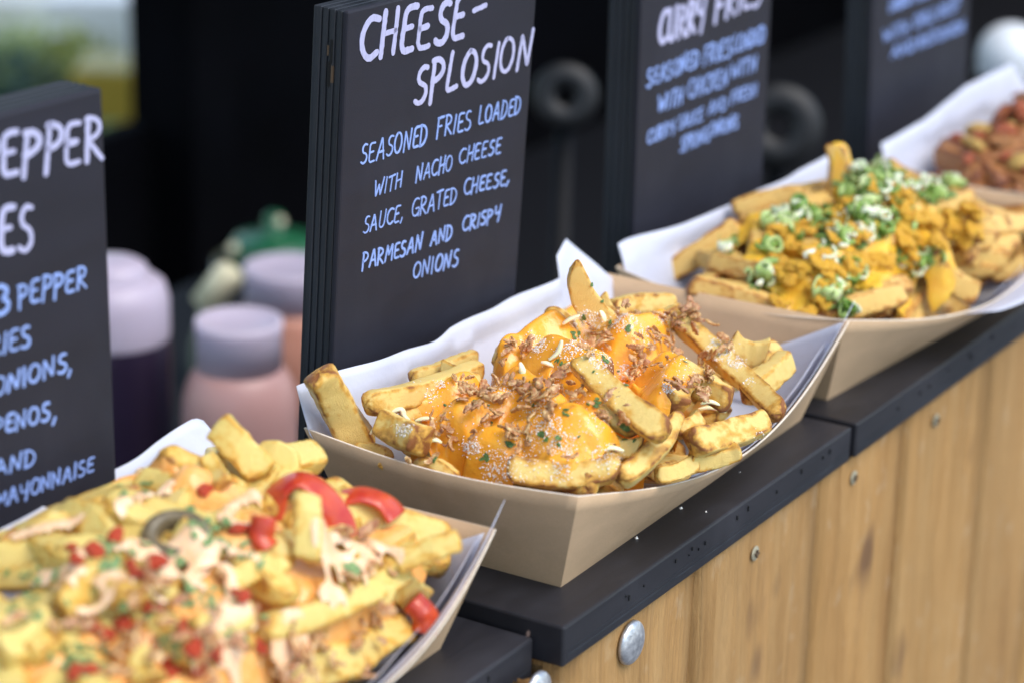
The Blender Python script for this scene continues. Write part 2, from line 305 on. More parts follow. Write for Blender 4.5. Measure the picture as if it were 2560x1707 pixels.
# ------------------------------------------------------------------ counter: three black ply shelves on a timber front
def shelf(x0, x1, yf, yb, ztop, label, seed):
    T = .018; t = empty('counter_shelf', ((x0+x1)/2, (yf+yb)/2, ztop-T)); tag(t, label, 'shelf')
    bm = bmesh.new(); k = 5
    hx, hy = (x1-x0)/2, (yb-yf)/2; rr = random.Random(seed)
    # solid board with softened edges, and the veneer layers shallowly stepped on the cut edges
    add_box(bm, (-hx, -hy, 0), (hx, hy, T), bev=.0011, seg=2)
    link('board', bm_mesh('board', bm), M_BLACK, t)
    bm = bmesh.new()
    for z0, z1, d in ((.22, .27, .00012), (.36, .375, .0001)):
        add_box(bm, (-hx+.003, -hy-d, T*z0), (hx-.003, -hy+.001, T*z1))
    link('veneer_layers', bm_mesh('ply', bm), M_SIGN_EDGE, t)
    # pits along the front edge
    bm = bmesh.new(); x = -hx+.05
    while x < hx-.02:
        zz = T*rr.uniform(.52, .70); add_box(bm, (x, -hy-.00062, zz), (x+rr.uniform(.0004, .0011), -hy+.001, zz+rr.uniform(.0006, .0026))); x += rr.choice((.003, .006, .012, .026))*rr.uniform(.7, 1.3)
    tag(link('edge_pits', bm_mesh('pits', bm), simple('pit_black', (.006, .006, .007), .9), t), kind='stuff')
    return t
shelf(-.42, -.0022, .0128, .21, -.0068, 'black plywood counter shelf under the red pepper tray, set lower than the next', 1)
shelf(0, .2747, 0, .21, 0, 'black plywood counter shelf under the cheese fries tray, with a clear front corner', 2)
shelf(.2786, .90, -.001, .21, .0004, 'long black plywood counter shelf under the spring onion and chilli trays', 3)

# timber front of sawn boards
front = empty('counter_cladding', (0, .02, -1)); tag(front, 'rough sawn honey coloured vertical timber cladding below the black shelves', 'cladding')
rr = random.Random(8); bm = bmesh.new(); bt = bm.verts.layers.float.new('board')
xs = [-.42, -.30, -.155, -.0135]
edges = [(-.42, -.312), (-.309, -.19), (-.187, -.075), (-.073, -.017), (-.0135, .001), (.0085, .1235), (.1255, .2475), (.2476, .352), (.3521, .472), (.4721, .568), (.5681, .676), (.6761, .79), (.7901, .905)]
for i, (a, b) in enumerate(edges):
    yo = rr.uniform(-.0015, .0015)*(1 if i < 6 else .25) + (.004 if i == 4 else 0); n = 60; nx = 6
    val = rr.uniform(0, 1); cols = []
    for j in range(n+1):
        z = .98*j/n; row = []
        for k in range(nx+1):
            u = k/nx; x = a+(b-a)*u
            if k in (0, nx) and i < 6: x += .0011*noise.noise((i*7.1+k, z*22, 1))
            y = yo-.016 + .0011*noise.noise((x*60, z*4, i)) + ((.0016 if i < 6 else .0003) if k in (0, nx) else 0)
            v = bm.verts.new((x, y, z)); v[bt] = val; row.append(v)
        vb0 = bm.verts.new((a, yo+.004, z)); vb1 = bm.verts.new((b, yo+.004, z)); vb0[bt] = vb1[bt] = val
        cols.append([vb0]+row+[vb1])
    for j in range(n):
        for k in range(len(cols[0])-1): bm.faces.new((cols[j][k], cols[j][k+1], cols[j+1][k+1], cols[j+1][k]))
link('cladding_boards', bm_mesh('boards', bm), M_WOOD, front, True)
bm = bmesh.new(); add_box(bm, (-.42, .006, 0), (.905, .03, .975)); link('backing_rail', bm_mesh('back', bm), M_DARKWOOD, front)
def bolt(px, py, r, dome=.35, slot=False, mat=None, name='coach_bolt', lab=None):
    d = ray(px, py); yy = .0035; P = CAM + d*((yy-CAM.y)/d.y)
    prof = [(r*1.0, 0), (r*1.0, r*.10)]+[(r*cos(a), r*.10+r*dome*sin(a)) for a in np.linspace(.15, 1.45, 9)]
    v, f = lathe(prof, 28); me = from_py(name, v, f)
    o = link(name, me, mat or M_GALV, front, True); o.location = (P.x, P.y-.02-.0006, P.z+1); o.rotation_euler = (radians(90), .1, 0)
    if slot:
        bm = bmesh.new(); add_box(bm, (-r*.5, -r*.12, 0), (r*.5, r*.12, r*.5)); add_box(bm, (-r*.12, -r*.5, 0), (r*.12, r*.5, r*.49))
        s = link('cross_recess', bm_mesh('slot', bm), M_DARKWOOD, o)
    if lab: o['label'] = lab
bolt(1571, 1603, .0098, lab='large galvanised dome headed coach bolt')
bolt(1337, 1728, .0090, lab='galvanised coach bolt head below the lower shelf')
for p in ((1884, 1381), (2131, 1192), (2337, 1049)): bolt(*p, .0036, .12, True, M_ZINC, 'screw_head')

# ------------------------------------------------------------------ hand lettering
def arc(cx, cy, rx, ry, a0, a1, n=10): return [(cx+rx*cos(radians(a0+(a1-a0)*i/n)), cy+ry*sin(radians(a0+(a1-a0)*i/n))) for i in range(n+1)]
G = {
 'A': (.70, [[(0, 0), (.33, 1), (.36, 1), (.66, -.02)], [(.10, .36), (.58, .36)]]),
 'B': (.6, [[(.06, 0), (.06, 1)], [(.06, .98)]+arc(.2, .75, .32, .23, 90, -90)+arc(.2, .26, .38, .27, 90, -90)+[(.06, 0)]]),
 'C': (.62, [arc(.42, .5, .40, .5, 55, 312, 14)]),
 'D': (.66, [[(.06, 0), (.08, 1)], [(.0, 1)]+arc(.12, .5, .50, .5, 88, -88, 12)+[(0, 0)]]),
 'E': (.56, [[(.52, .97), (.2, .99), (.07, .9), (.05, .12), (.16, .01), (.54, .04)], [(.06, .52), (.42, .54)]]),
 'F': (.56, [[(.06, -.05), (.07, .97)], [(.02, .96), (.54, 1)], [(.06, .54), (.42, .56)]]),
 'G': (.68, [arc(.42, .5, .40, .5, 55, 330, 14), [(.40, .42), (.74, .44), (.72, -.05)]]),
 'H': (.64, [[(.06, -.03), (.08, 1)], [(.57, 0), (.58, 1.02)], [(.06, .48), (.58, .52)]]),
 'I': (.2, [[(.10, -.02), (.11, 1)]]),
 'J': (.5, [[(.45, 1.02), (.42, .2)]+arc(.22, .14, .20, .17, 0, -170, 8)]),
 'K': (.62, [[(.06, 0), (.07, 1)], [(.55, 1), (.08, .45)], [(.2, .56), (.6, 0)]]),
 'L': (.54, [[(.10, 1.02), (.05, .08), (.12, .01), (.54, .06)]]),
 'M': (.8, [[(.04, 0), (.12, 1), (.36, .35), (.66, 1), (.76, 0)]]),
 'N': (.68, [[(.05, -.02), (.08, 1), (.56, .02), (.62, 1.06)]]),
 'O': (.70, [arc(.35, .5, .33, .5, 100, 462, 18)]),
 'P': (.58, [[(.06, -.12), (.08, 1)], [(.0, .98)]+arc(.14, .72, .42, .28, 85, -95, 10)+[(.04, .44)]]),
 'R': (.62, [[(.06, -.03), (.08, 1)], [(.0, .97)]+arc(.14, .74, .40, .26, 85, -95, 10)+[(.10, .47), (.62, -.02)]]),
 'S': (.56, [arc(.32, .75, .24, .25, 50, 232, 9)+arc(.26, .26, .28, .27, 72, -142, 11)]),
 'T': (.6, [[(.30, 0), (.32, 1)], [(0, .97), (.64, 1.02)]]),
 'U': (.64, [[(.06, 1), (.06, .3)]+arc(.32, .26, .26, .27, 180, 360, 9)+[(.60, 1.02)]]),
 'V': (.62, [[(.0, 1), (.30, 0), (.62, 1)]]),
 'W': (.88, [[(.0, 1), (.2, 0), (.44, .72), (.64, 0), (.88, 1.04)]]),
 'Y': (.62, [[(.02, 1.02), (.06, .55), (.30, .45), (.54, .60)], [(.60, 1.04), (.54, .2), (.46, -.14)]]),
 ',': (.24, [[(.16, .22), (.12, .02), (.06, -.16)]]),
 '-': (.66, [[(.02, .42), (.62, .48)]]),
 '&': (.62, [arc(.22, .74, .26, .24, 150, -80, 10)+arc(.24, .26, .34, .27, 80, -150, 10)]),
}
def strokes_mesh(name, strokes, wid, seed):
    """strokes: polylines in (u, v) metres on the board face; flat raised ribbons with rounded ends"""
    V, F = [], []; rr = random.Random(seed); lift = .00025
    for si, pts in enumerate(strokes):
        P = [pts[0]]
        for a, b in zip(pts, pts[1:]):                # resample
            d = math.hypot(b[0]-a[0], b[1]-a[1]); n = max(1, int(d/(wid*.45)))
            for i in range(1, n+1): P.append((a[0]+(b[0]-a[0])*i/n, a[1]+(b[1]-a[1])*i/n))
        P = np.array(P)
        for _ in range(2):
            if len(P) > 3: P[1:-1] = .25*P[:-2]+.5*P[1:-1]+.25*P[2:]
        T = np.gradient(P, axis=0) if len(P) > 2 else np.array([P[1]-P[0]]*2)
        T /= np.maximum(np.linalg.norm(T, axis=1), 1e-9)[:, None]; Nn = np.stack([-T[:, 1], T[:, 0]], 1)
        rows = []; z = lift + .000012*(si % 12)
        path = [(P[0]-T[0]*wid*.42, Nn[0], .35), (P[0]-T[0]*wid*.22, Nn[0], .8)] + [(P[i], Nn[i], 1) for i in range(len(P))] + [(P[-1]+T[-1]*wid*.22, Nn[-1], .8), (P[-1]+T[-1]*wid*.42, Nn[-1], .35)]
        for c, nn, s in path:
            wl = wid*.5*s*rr.uniform(.86, 1.1); wr = wid*.5*s*rr.uniform(.86, 1.1); b = len(V)
            V += [(c[0]+nn[0]*wl, 0, c[1]+nn[1]*wl), (c[0]+nn[0]*wl, -z, c[1]+nn[1]*wl), (c[0]-nn[0]*wr, -z, c[1]-nn[1]*wr), (c[0]-nn[0]*wr, 0, c[1]-nn[1]*wr)]
            rows.append(b)
        for a, b in zip(rows, rows[1:]):
            for k in range(3): F.append((a+k, b+k, b+k+1, a+k+1))
        F.append((rows[0], rows[0]+1, rows[0]+2, rows[0]+3)); F.append((rows[-1]+3, rows[-1]+2, rows[-1]+1, rows[-1]))
    return from_py(name, V, F)

def sign(x0, y0, z0, yaw, lean, tilt, W, H, T, label, words, seed, corner_round=.001):
    """board standing on its lower edge, face towards the customers; local u along the face, v up, -y out"""
    root = empty('menu_sign', (x0, y0, z0)); tag(root, label, 'sign', 'painted menu signs behind the trays')
    ex = Vector((cos(yaw), sin(yaw), 0)); nf = Vector((sin(yaw), -cos(yaw), 0)); up = Vector((0, 0, 1))
    e1 = cos(tilt)*ex-sin(tilt)*up; e3 = sin(tilt)*ex+cos(tilt)*up; e3b = cos(lean)*e3+sin(lean)*nf; nb = cos(lean)*nf-sin(lean)*e3
    Mx = Matrix((e1, -nb, e3b)).transposed().to_4x4(); Mx.translation = (x0, y0, z0); root.matrix_world = Mx
    bm = bmesh.new(); add_box(bm, (0, 0, .0), (W, T*.16, H), bev=corner_round, seg=2)
    link('painted_face', bm_mesh('face', bm), M_SIGN, root)
    bm = bmesh.new(); rr = random.Random(seed); L = [.17, .31, .36, .50, .56, .70, .75, .88, 1.0]; prev = .165
    for i, t1 in enumerate(L):
        ins = (.0007 if i % 2 == 0 else .0)+rr.uniform(0, .0002)
        add_box(bm, (ins, T*prev+.00002, .0006), (W-ins, T*t1-.00002, H-.0004-ins*.5), bev=.0003, seg=1); prev = t1
    link('ply_layers', bm_mesh('ply', bm), M_SIGN_EDGE, root)
    inv = Mx.inverted()
    def uv(px, py):
        d = ray(px, py); n = nb; P = CAM + d*((Vector((x0, y0, z0))-CAM).dot(n)/d.dot(n)); q = inv @ P; return np.array((q.x, q.z))
    grp = {}
    for (txt, kind, ax, ay, bx, by, hpx, wpx) in words:
        A = uv(ax, ay); B = uv(bx, by); top = uv(ax, ay-hpx); h = np.linalg.norm(top-A)
        d = B-A; tot = sum(G[c][0] for c in txt)+.17*(len(txt)-1); sx = np.linalg.norm(d)/tot; d = d/np.linalg.norm(d)
        upv = np.array((.10, 1.0)); x = 0
        wd = wpx/hpx*h*(.84 if kind == 't' else .68)
        for c in txt:
            wch, sts = G[c]; jx, jy, js = rr.uniform(-.03, .03), rr.uniform(-.04, .04), rr.uniform(.95, 1.07)
            sh = rr.uniform(-.05, .07)
            for s in sts:
                grp.setdefault(kind, []).append(([tuple(A + d*(sx*(x+jx+u+sh*v)) + upv*(h*(jy+v*js))) for (u, v) in s], round(wd*rr.choice((.86, .95, 1.04, 1.16)), 6)))
            x += wch+.17
    for kind, sts in grp.items():
        V, F = [], []
        me = None; allv = []; 
        for i, wd in enumerate(sorted({w_ for _, w_ in sts})):
            mm = strokes_mesh('w', [s for s, w_ in sts if w_ == wd], wd, seed+i)
            b = len(V); V += [tuple(v.co) for v in mm.vertices]; F += [tuple(k+b for k in p.vertices) for p in mm.polygons]; bpy.data.meshes.remove(mm)
        link('title_lettering' if kind == 't' else 'description_lettering', from_py('lettering', V, F), M_TITLE if kind == 't' else M_DESC, root)
    return root, Mx
def z7(x, y): return (700+x/3.357, y/3.357)
def z8(x, y): return (700+x/3.357, 400+y/3.357)
def wl(txt, k, zf, s, x1, y1, x2, y2, h, wdt): return (txt, k, *zf(x1, y1), *zf(x2, y2), h/s, wdt/s)
s = 3.357
W2 = [wl('CHEESE', 't', z7, s, 660, 520, 1530, 330, 360, 62), wl('-', 't', z7, s, 1600, 190, 1712, 150, 200, 44), wl('SPLOSION', 't', z7, s, 1118, 880, 2085, 545, 300, 52),
      wl('SEASONED', 'd', z7, s, 672, 1385, 1225, 1215, 165, 27), wl('FRIES', 'd', z7, s, 1308, 1160, 1595, 1085, 155, 26), wl('LOADED', 'd', z7, s, 1662, 1045, 2010, 958, 145, 24),
      wl('WITH', 'd', z8, s, 785, 312, 1015, 225, 125, 19), wl('NACHO', 'd', z8, s, 1135, 188, 1435, 88, 130, 20), wl('CHEESE', 'd', z7, s, 1495, 1385, 1845, 1285, 122, 22),
      wl('SAUCE', 'd', z8, s, 695, 615, 992, 520, 130, 20), wl(',', 'd', z8, s, 1000, 520, 1030, 512, 110, 20), wl('GRATED', 'd', z8, s, 1100, 488, 1475, 360, 138, 20), wl('CHEESE', 'd', z8, s, 1535, 302, 1885, 212, 118, 24), wl(',', 'd', z8, s, 1885, 210, 1925, 200, 110, 28),
      wl('PARMESAN', 'd', z8, s, 685, 915, 1178, 760, 130, 27), wl('AND', 'd', z8, s, 1260, 722, 1438, 665, 115, 27), wl('CRISPY', 'd', z8, s, 1525, 605, 1835, 500, 110, 28),
      wl('ONIONS', 'd', z8, s, 1110, 1002, 1485, 885, 128, 27)]
def zA(x, y): return (x/2.613, 150+y/2.613)
def zB(x, y): return (x/2.613, 300+y/2.613)
def zC(x, y): return (x/2.85, 800+y/2.85)
s = 2.613
W1 = [wl('PEPPER', 't', zA, s, -130, 800, 660, 640, 280, 52), wl('FRIES', 't', zA, s, -330, 1330, 205, 1240, 300, 52),
      wl('&', 'd', zB, s, -50, 1275, 65, 1255, 180, 40), wl('PEPPER', 'd', zB, s, 118, 1220, 560, 1095, 140, 28), wl('FRIES', 'd', zB, s, -150, 1560, 195, 1475, 130, 28),
      wl('ONIONS', 'd', zC, 2.85, -55, 545, 470, 360, 128, 30), wl(',', 'd', zC, 2.85, 470, 385, 512, 372, 120, 34), wl('JALAPENOS', 'd', zC, 2.85, -390, 930, 350, 705, 125, 28), wl(',', 'd', zC, 2.85, 365, 725, 412, 712, 120, 34),
      wl('AND', 'd', zC, 2.85, -35, 1110, 245, 1030, 110, 26), wl('MAYONNAISE', 'd', zC, 2.85, -30, 1345, 665, 1072, 105, 24)]
def zD(x, y): return (1560+x/3.92, y/3.92)
s = 3.92
W3 = [wl('CURRY', 't', zD, s, 330, 455, 770, 280, 310, 62), wl('FRIES', 't', zD, s, 885, 218, 1330, 40, 270, 58),
      wl('SEASONED', 'd', zD, s, 220, 860, 725, 650, 160, 34), wl('FRIES', 'd', zD, s, 775, 635, 1040, 555, 175, 34), wl('LOADED', 'd', zD, s, 1065, 525, 1370, 410, 155, 32),
      wl('WITH', 'd', zD, s, 330, 1105, 565, 1015, 145, 34), wl('CHICKEN', 'd', zD, s, 620, 975, 1005, 835, 160, 32), wl('WITH', 'd', zD, s, 1045, 775, 1285, 690, 140, 32),
      wl('CURRY', 'd', zD, s, 225, 1415, 485, 1300, 125, 28), wl('SAUCE', 'd', zD, s, 525, 1275, 765, 1180, 120, 28), wl('AND', 'd', zD, s, 820, 1130, 1000, 1070, 115, 26), wl('FRESH', 'd', zD, s, 1045, 1020, 1285, 940, 115, 26),
      wl('SPRING', 'd', zD, s, 545, 1490, 820, 1385, 130, 30), wl('ONIONS', 'd', zD, s, 835, 1345, 1105, 1255, 125, 30)]
def zE(x, y): return (2150+x/5.737, y/5.737)
s = 5.737
W4 = [wl('LOADED', 'd', zE, s, 420, 180, 720, 50, 165, 42), wl('FRIES', 'd', zE, s, 770, 30, 1010, -60, 165, 42),
      wl('WITH', 'd', zE, s, 335, 610, 690, 470, 165, 42), wl('CHILLI', 'd', zE, s, 770, 405, 1070, 285, 165, 42), wl('BEEF', 'd', zE, s, 1125, 255, 1420, 130, 160, 42),
      wl('AND', 'd', zE, s, 450, 840, 780, 720, 155, 42), wl('RED', 'd', zE, s, 830, 690, 1095, 590, 155, 42), wl('ONION', 'd', zE, s, 1125, 595, 1480, 450, 155, 42)]
SG1 = sign(-.2205, .165, -.0068, radians(-4.3), radians(.5), radians(-.9), .133, .2211, .0215, 'chalk lettered black sign naming pepper fries, cropped at the left edge', W1, 1, .0016)
SG2 = sign(.0666, .165, 0, radians(-2.81), radians(2.98), 0, .1435, .2196, .0194, 'black sign lettered CHEESE-SPLOSION above its ingredients, sharp and in focus', W2, 2)
SG3 = sign(.3466, .165, 0, radians(-3.39), 0, radians(-.68), .1381, .2350, .0206, 'blurred black sign lettered CURRY FRIES behind the spring onion tray', W3, 3)
SG4 = sign(.6555, .165, 0, radians(-3.48), radians(-1.7), radians(-1), .1407, .2350, .0193, 'most blurred black sign with three blue lines behind the chilli tray', W4, 4)
# split knot near the top of the cheese sign's edge
bm = bmesh.new(); add_box(bm, (-.0004, .0083, .185), (.003, .0098, .196)); add_box(bm, (-.0003, .0074, .1955), (.003, .0088, .206)); link('split_knot', bm_mesh('kn', bm), simple('knot_black', (.004, .004, .004), .9), SG2[0])
bm = bmesh.new(); add_box(bm, (-.00025, .0070, .187), (.003, .0079, .1945)); add_box(bm, (-.00025, .0096, .1985), (.003, .0104, .203)); link('bare_splinters', bm_mesh('sp', bm), M_DARKWOOD, SG2[0])

# ------------------------------------------------------------------ trays and paper
LR, WR, IN, HT = .266, .134, .0155, .05
SHAPE = [.011, .0224, .002, .0037]        # how far the front bows out and dips, the same for the left end
def rim(side, t):
    """top edge of the tray in its own frame; sides: 0 front long, 1 right end, 2 back long, 3 left end"""
    bf, df, bl, dl = SHAPE
    q = 4*t*(1-t); q2 = q*(.75+.25*q)
    if side == 0: return Vector((LR*t, -bf*q2, HT-df*q2))
    if side == 1: return Vector((LR+.002*q, WR*t, HT-.0015*q))
    if side == 2: return Vector((LR*(1-t), WR+.003*q, HT-.001*q))
    return Vector((-bl*q2, WR*(1-t), HT-dl*q2))
def foot(side, t):
    b = [(IN, IN), (LR-IN, IN), (LR-IN, WR-IN), (IN, WR-IN)]; a, c = b[side], b[(side+1) % 4]
    return Vector((a[0]+(c[0]-a[0])*t, a[1]+(c[1]-a[1])*t, .0006))
def wall_pt(side, t, s, off=0):
    a, b = foot(side, t), rim(side, t); p = a.lerp(b, s)
    bow = 4*t*(1-t)*s*(1-s); nrm = [(0, -1), (1, 0), (0, 1), (-1, 0)][side]
    p.x += nrm[0]*(.004*bow-off); p.y += nrm[1]*(.004*bow-off); return p
def tray(x, y, z, yaw, label):
    NT, NS = 28, 6; bm = bmesh.new(); grid = {}
    def vert(side, i, j):
        if i == NT: side, i = (side+1) % 4, 0
        k = (side, i, j)
        if k not in grid: grid[k] = bm.verts.new(wall_pt(side, i/NT, j/NS))
        return grid[k]
    for sd_ in range(4):
        for i in range(NT):
            for j in range(NS): bm.faces.new((vert(sd_, i, j), vert(sd_, i+1, j), vert(sd_, i+1, j+1), vert(sd_, i, j+1)))
    ring = [vert(sd_, i, 0) for sd_ in range(4) for i in range(NT)]
    bm.faces.new(list(reversed(ring)))
    o = link('food_tray', bm_mesh('tray', bm), [M_KRAFT, M_KEDGE], None, False)
    for p in o.data.polygons: p.use_smooth = abs(p.normal.z) < .95
    o.data.set_sharp_from_angle(angle=radians(35))
    md = o.modifiers.new('card', 'SOLIDIFY'); md.thickness = .0008; md.offset = 1; md.material_offset_rim = 1; md.use_rim = True
    o.location = (x, y, z); o.rotation_euler = (0, 0, yaw)
    return tag(o, label, 'food tray', 'kraft card food trays along the counter')

def interp(pts, x):
    for (a, b), (c, d) in zip(pts, pts[1:]):
        if x <= c: return b+(d-b)*(x-a)/(c-a) if c > a else d
    return pts[-1][1]
def paper(T, label, back, front, seed, left_top=.9, back_ext=(.012, .985)):
    """greaseproof sheet lining the tray: floor, back wall rising past the card, part of the left end and the front wall"""
    V, F = [], []; rr = random.Random(seed)
    def sheet(fn, nu, nv):
        b = len(V)
        for i in range(nu+1):
            for j in range(nv+1): V.append(fn(i/nu, j/nv))
        for i in range(nu):
            for j in range(nv): a = b+i*(nv+1)+j; F.append((a, a+nv+1, a+nv+2, a+1))
    nz = lambda p, a=.0011, f=28: Vector((a*noise.noise(p*f+Vector((seed, 0, 0))), a*noise.noise(p*f+Vector((0, seed+9, 0))), .4*a*noise.noise(p*f+Vector((0, 4, seed)))))
    def backf(u, v):
        x = back_ext[0]*LR+(back_ext[1]-back_ext[0])*LR*u; zt = interp(back, x); z = .002+(zt-.002)*v
        yy = WR-IN-.0018+IN*(z/HT) + (.003*4*(x/LR)*(1-x/LR)*min(1, z/HT)) - .0004
        if z > HT: yy = WR-.0022+.35*(z-HT)+.004*noise.noise(Vector((x*26, seed, 0)))*min(1, (z-HT)/.012)
        xx = x if z > HT*.9 else max(IN+.001, min(LR-IN-.001, x)) + (x-max(IN+.001, min(LR-IN-.001, x)))*(z/HT)
        p = Vector((xx, yy, z)); q = nz(p); q.y = min(q.y, .0004); p += q; return p
    sheet(backf, 90, 16)
    def leftf(u, v):
        t = .02+.80*u; top = left_top*(.98-.15*u)-.05*(1-abs(2*u-1)); p = wall_pt(3, t, .04+(top-.04)*v, .0016); return p+nz(p, .0006)
    if left_top: sheet(leftf, 30, 8)
    def frontf(u, v):
        t = front[0]+(front[1]-front[0])*u; ex = interp(front[2], t)
        s1 = 1+ex/HT; p = wall_pt(0, t, .04+(s1-.04)*v, .0014)
        if v > .8: p.y += front[3]*(v-.8)*5*ex/.005 if ex > 0 else 0
        q = nz(p, .0007); q.y = abs(q.y); return p+q
    sheet(frontf, 60, 12)
    def front2(u, v):                              # second, shorter fold lying inside the first
        t = front[0]+.22+(front[1]-front[0]-.24)*u; top = .80+.10*sin(u*7+seed)+.09*u; p = wall_pt(0, t, .04+(top-.04)*v, .0032+.0022*v*v); return p+nz(p, .0007)
    sheet(front2, 40, 8)
    def rightf(u, v):                              # turned up the near half of the right end, cut off slantwise
        t = .52*u; top = max(.1, 1.04-1.35*t-.10*sin(3*t)); p = wall_pt(1, t, .04+(top-.04)*v, .0018); rd = (1-u)**2*.008
        p.x -= rd*v; return p+nz(p, .0007)
    sheet(rightf, 26, 10)
    fl = lambda u, v: Vector((IN+.001+(LR-2*IN-.002)*u, IN+.001+(WR-2*IN-.002)*v, .0022))
    sheet(fl, 4, 4)
    o = link('paper_liner', from_py('paper', V, F), M_PAPER, None, True)
    md = o.modifiers.new('sheet', 'SOLIDIFY'); md.thickness = .00022; md.offset = 0
    o.matrix_world = T.matrix_world.copy() if False else Matrix.LocRotScale(T.location, T.rotation_euler, None)
    return tag(o, label, 'paper', 'white greaseproof liners in the trays')

# ------------------------------------------------------------------ chips
def superell(a, p=.31): c, s_ = cos(a), sin(a); return (math.copysign(abs(c)**p, c), math.copysign(abs(s_)**p, s_))
def fry_mesh(seed, L, wd, h, bend=None, taper=0, point=0, nr=34, ns=28):
    """potato chip along x; 'crust' is the browning of its arrises, ends and blisters"""
    rr = random.Random(seed*77+5); bend = rr.uniform(-.0024, .0024) if bend is None else bend; b2 = rr.uniform(-.0012, .0012)
    cutA, cutB = rr.uniform(-.35, .35), rr.uniform(-.35, .35); tw = rr.uniform(-.25, .25); off = Vector((seed*3.7, seed*1.3, 0))
    V, F, C = [], [], []; sk = rr.uniform(-.12, .12); sides = [rr.uniform(-.10, .24) for _ in range(4)]
    for i in range(nr+1):
        s_ = -1+2*i/nr; s_ = math.copysign(1-(1-abs(s_))**1.45, s_) if abs(s_) > 0 else 0
        e = max(0, (abs(s_)-.80)/.20); end = math.sqrt(max(0, 1-e**3.2)); end = max(end, .10)
        sc_ = (1-taper*(s_+1)/2)*(1+.11*noise.noise(Vector((s_*2.3, seed, 1))))
        if point and s_ > .1: sc_ *= 1-point*((s_-.1)/.9)**1.6
        for k in range(ns):
            a = 2*pi*k/ns; c, q = superell(a)
            y, z = c*wd/2*sc_*end*(1+sk*q), q*h/2*sc_*(end**.85); t = tw*s_
            y, z = y*cos(t)-z*sin(t), y*sin(t)+z*cos(t)
            x = s_*L/2*(1-.035*(c*c+q*q-1)*e) + (cutA if s_ < 0 else cutB)*y*min(1, abs(s_)**3)
            p = Vector((x, y+b2*s_*s_*4, z+bend*(s_*s_*2-1)))
            n1 = noise.noise(p*95+off); n2 = noise.noise(p*330+off); n3 = noise.noise(p*900+off)
            d = Vector((0, y, z)); d = d.normalized() if d.length > 1e-6 else Vector((1, 0, 0))
            p += d*(.00042*n1+.00034*n2+.00026*n3); V.append(p)
            corner = abs(c*q); cr = .92*max(0, (corner-.50)/.50)**1.15+.62*e**1.3+.16*max(0, n1)+.10*n2+sides[(0 if abs(c) > abs(q) else 1)+(2 if (c if abs(c) > abs(q) else q) > 0 else 0)]
            C.append(cr)
    for i in range(nr):
        for k in range(ns): k2 = (k+1) % ns; F.append((i*ns+k, i*ns+k2, (i+1)*ns+k2, (i+1)*ns+k))
    F.append(tuple(range(ns-1, -1, -1))); F.append(tuple(range(nr*ns, (nr+1)*ns)))
    me = from_py('chip', V, F); at_ = me.attributes.new('crust', 'FLOAT', 'POINT'); at_.data.foreach_set('value', C)
    me.polygons.foreach_set('use_smooth', [True]*len(me.polygons)); return me
VAR = PILES['VAR']
BASE = {}
def base_fry(k, mat):
    if (k, mat.name) not in BASE:
        L_, w_, h_ = VAR[k]; me = fry_mesh(k+1, L_, w_*.92, h_*.9, point=(0, .6, .2)[k % 3], taper=(0, 0, .18, -.1)[k % 4]); me.materials.append(mat); BASE[(k, mat.name)] = me
    return BASE[(k, mat.name)]
def pile(key, T, mat, label, group, sink=0, skip=(), top=.075, xmax=1):
    out = []; TM = Matrix.LocRotScale(T.location, T.rotation_euler, None)
    for i, (k, l, q) in enumerate(PILES[key]):
        if i in skip: continue
        l = Vector((l[0], l[1], l[2]+.0025-sink)); Q = Quaternion(q); ax = Q @ Vector((1, 0, 0)); L = VAR[k][0]
        if l.z > .09: continue
        if abs(ax.z) > .42:                               # lay the steep ones down
            flat = Vector((ax.x, ax.y, math.copysign(.34*math.hypot(ax.x, ax.y)+.02, ax.z))).normalized(); Q = ax.rotation_difference(flat) @ Q; ax = flat
        ex, ey = abs(ax.x)*L/2+.009, abs(ax.y)*L/2+.009   # keep every chip inside the card
        mg = IN*(1-min(1, l.z/HT))
        l.x = min(max(l.x, ex+mg+.001), LR-ex-mg-.001) if 2*ex < LR-2*mg else LR/2
        l.y = min(max(l.y, ey+mg-.003), WR-ey-mg-.004) if 2*ey < WR-2*mg else WR/2
        l.x = min(l.x, xmax-ex)
        l.z = min(l.z, top-abs(ax.z)*L/2*.6)
        o = bpy.data.objects.new('chip', base_fry(k, mat)); COL.objects.link(o)
        o.matrix_world = TM @ Matrix.LocRotScale(l, Q, None)
        tag(o, label, 'chip', group); out.append(o)
    return out
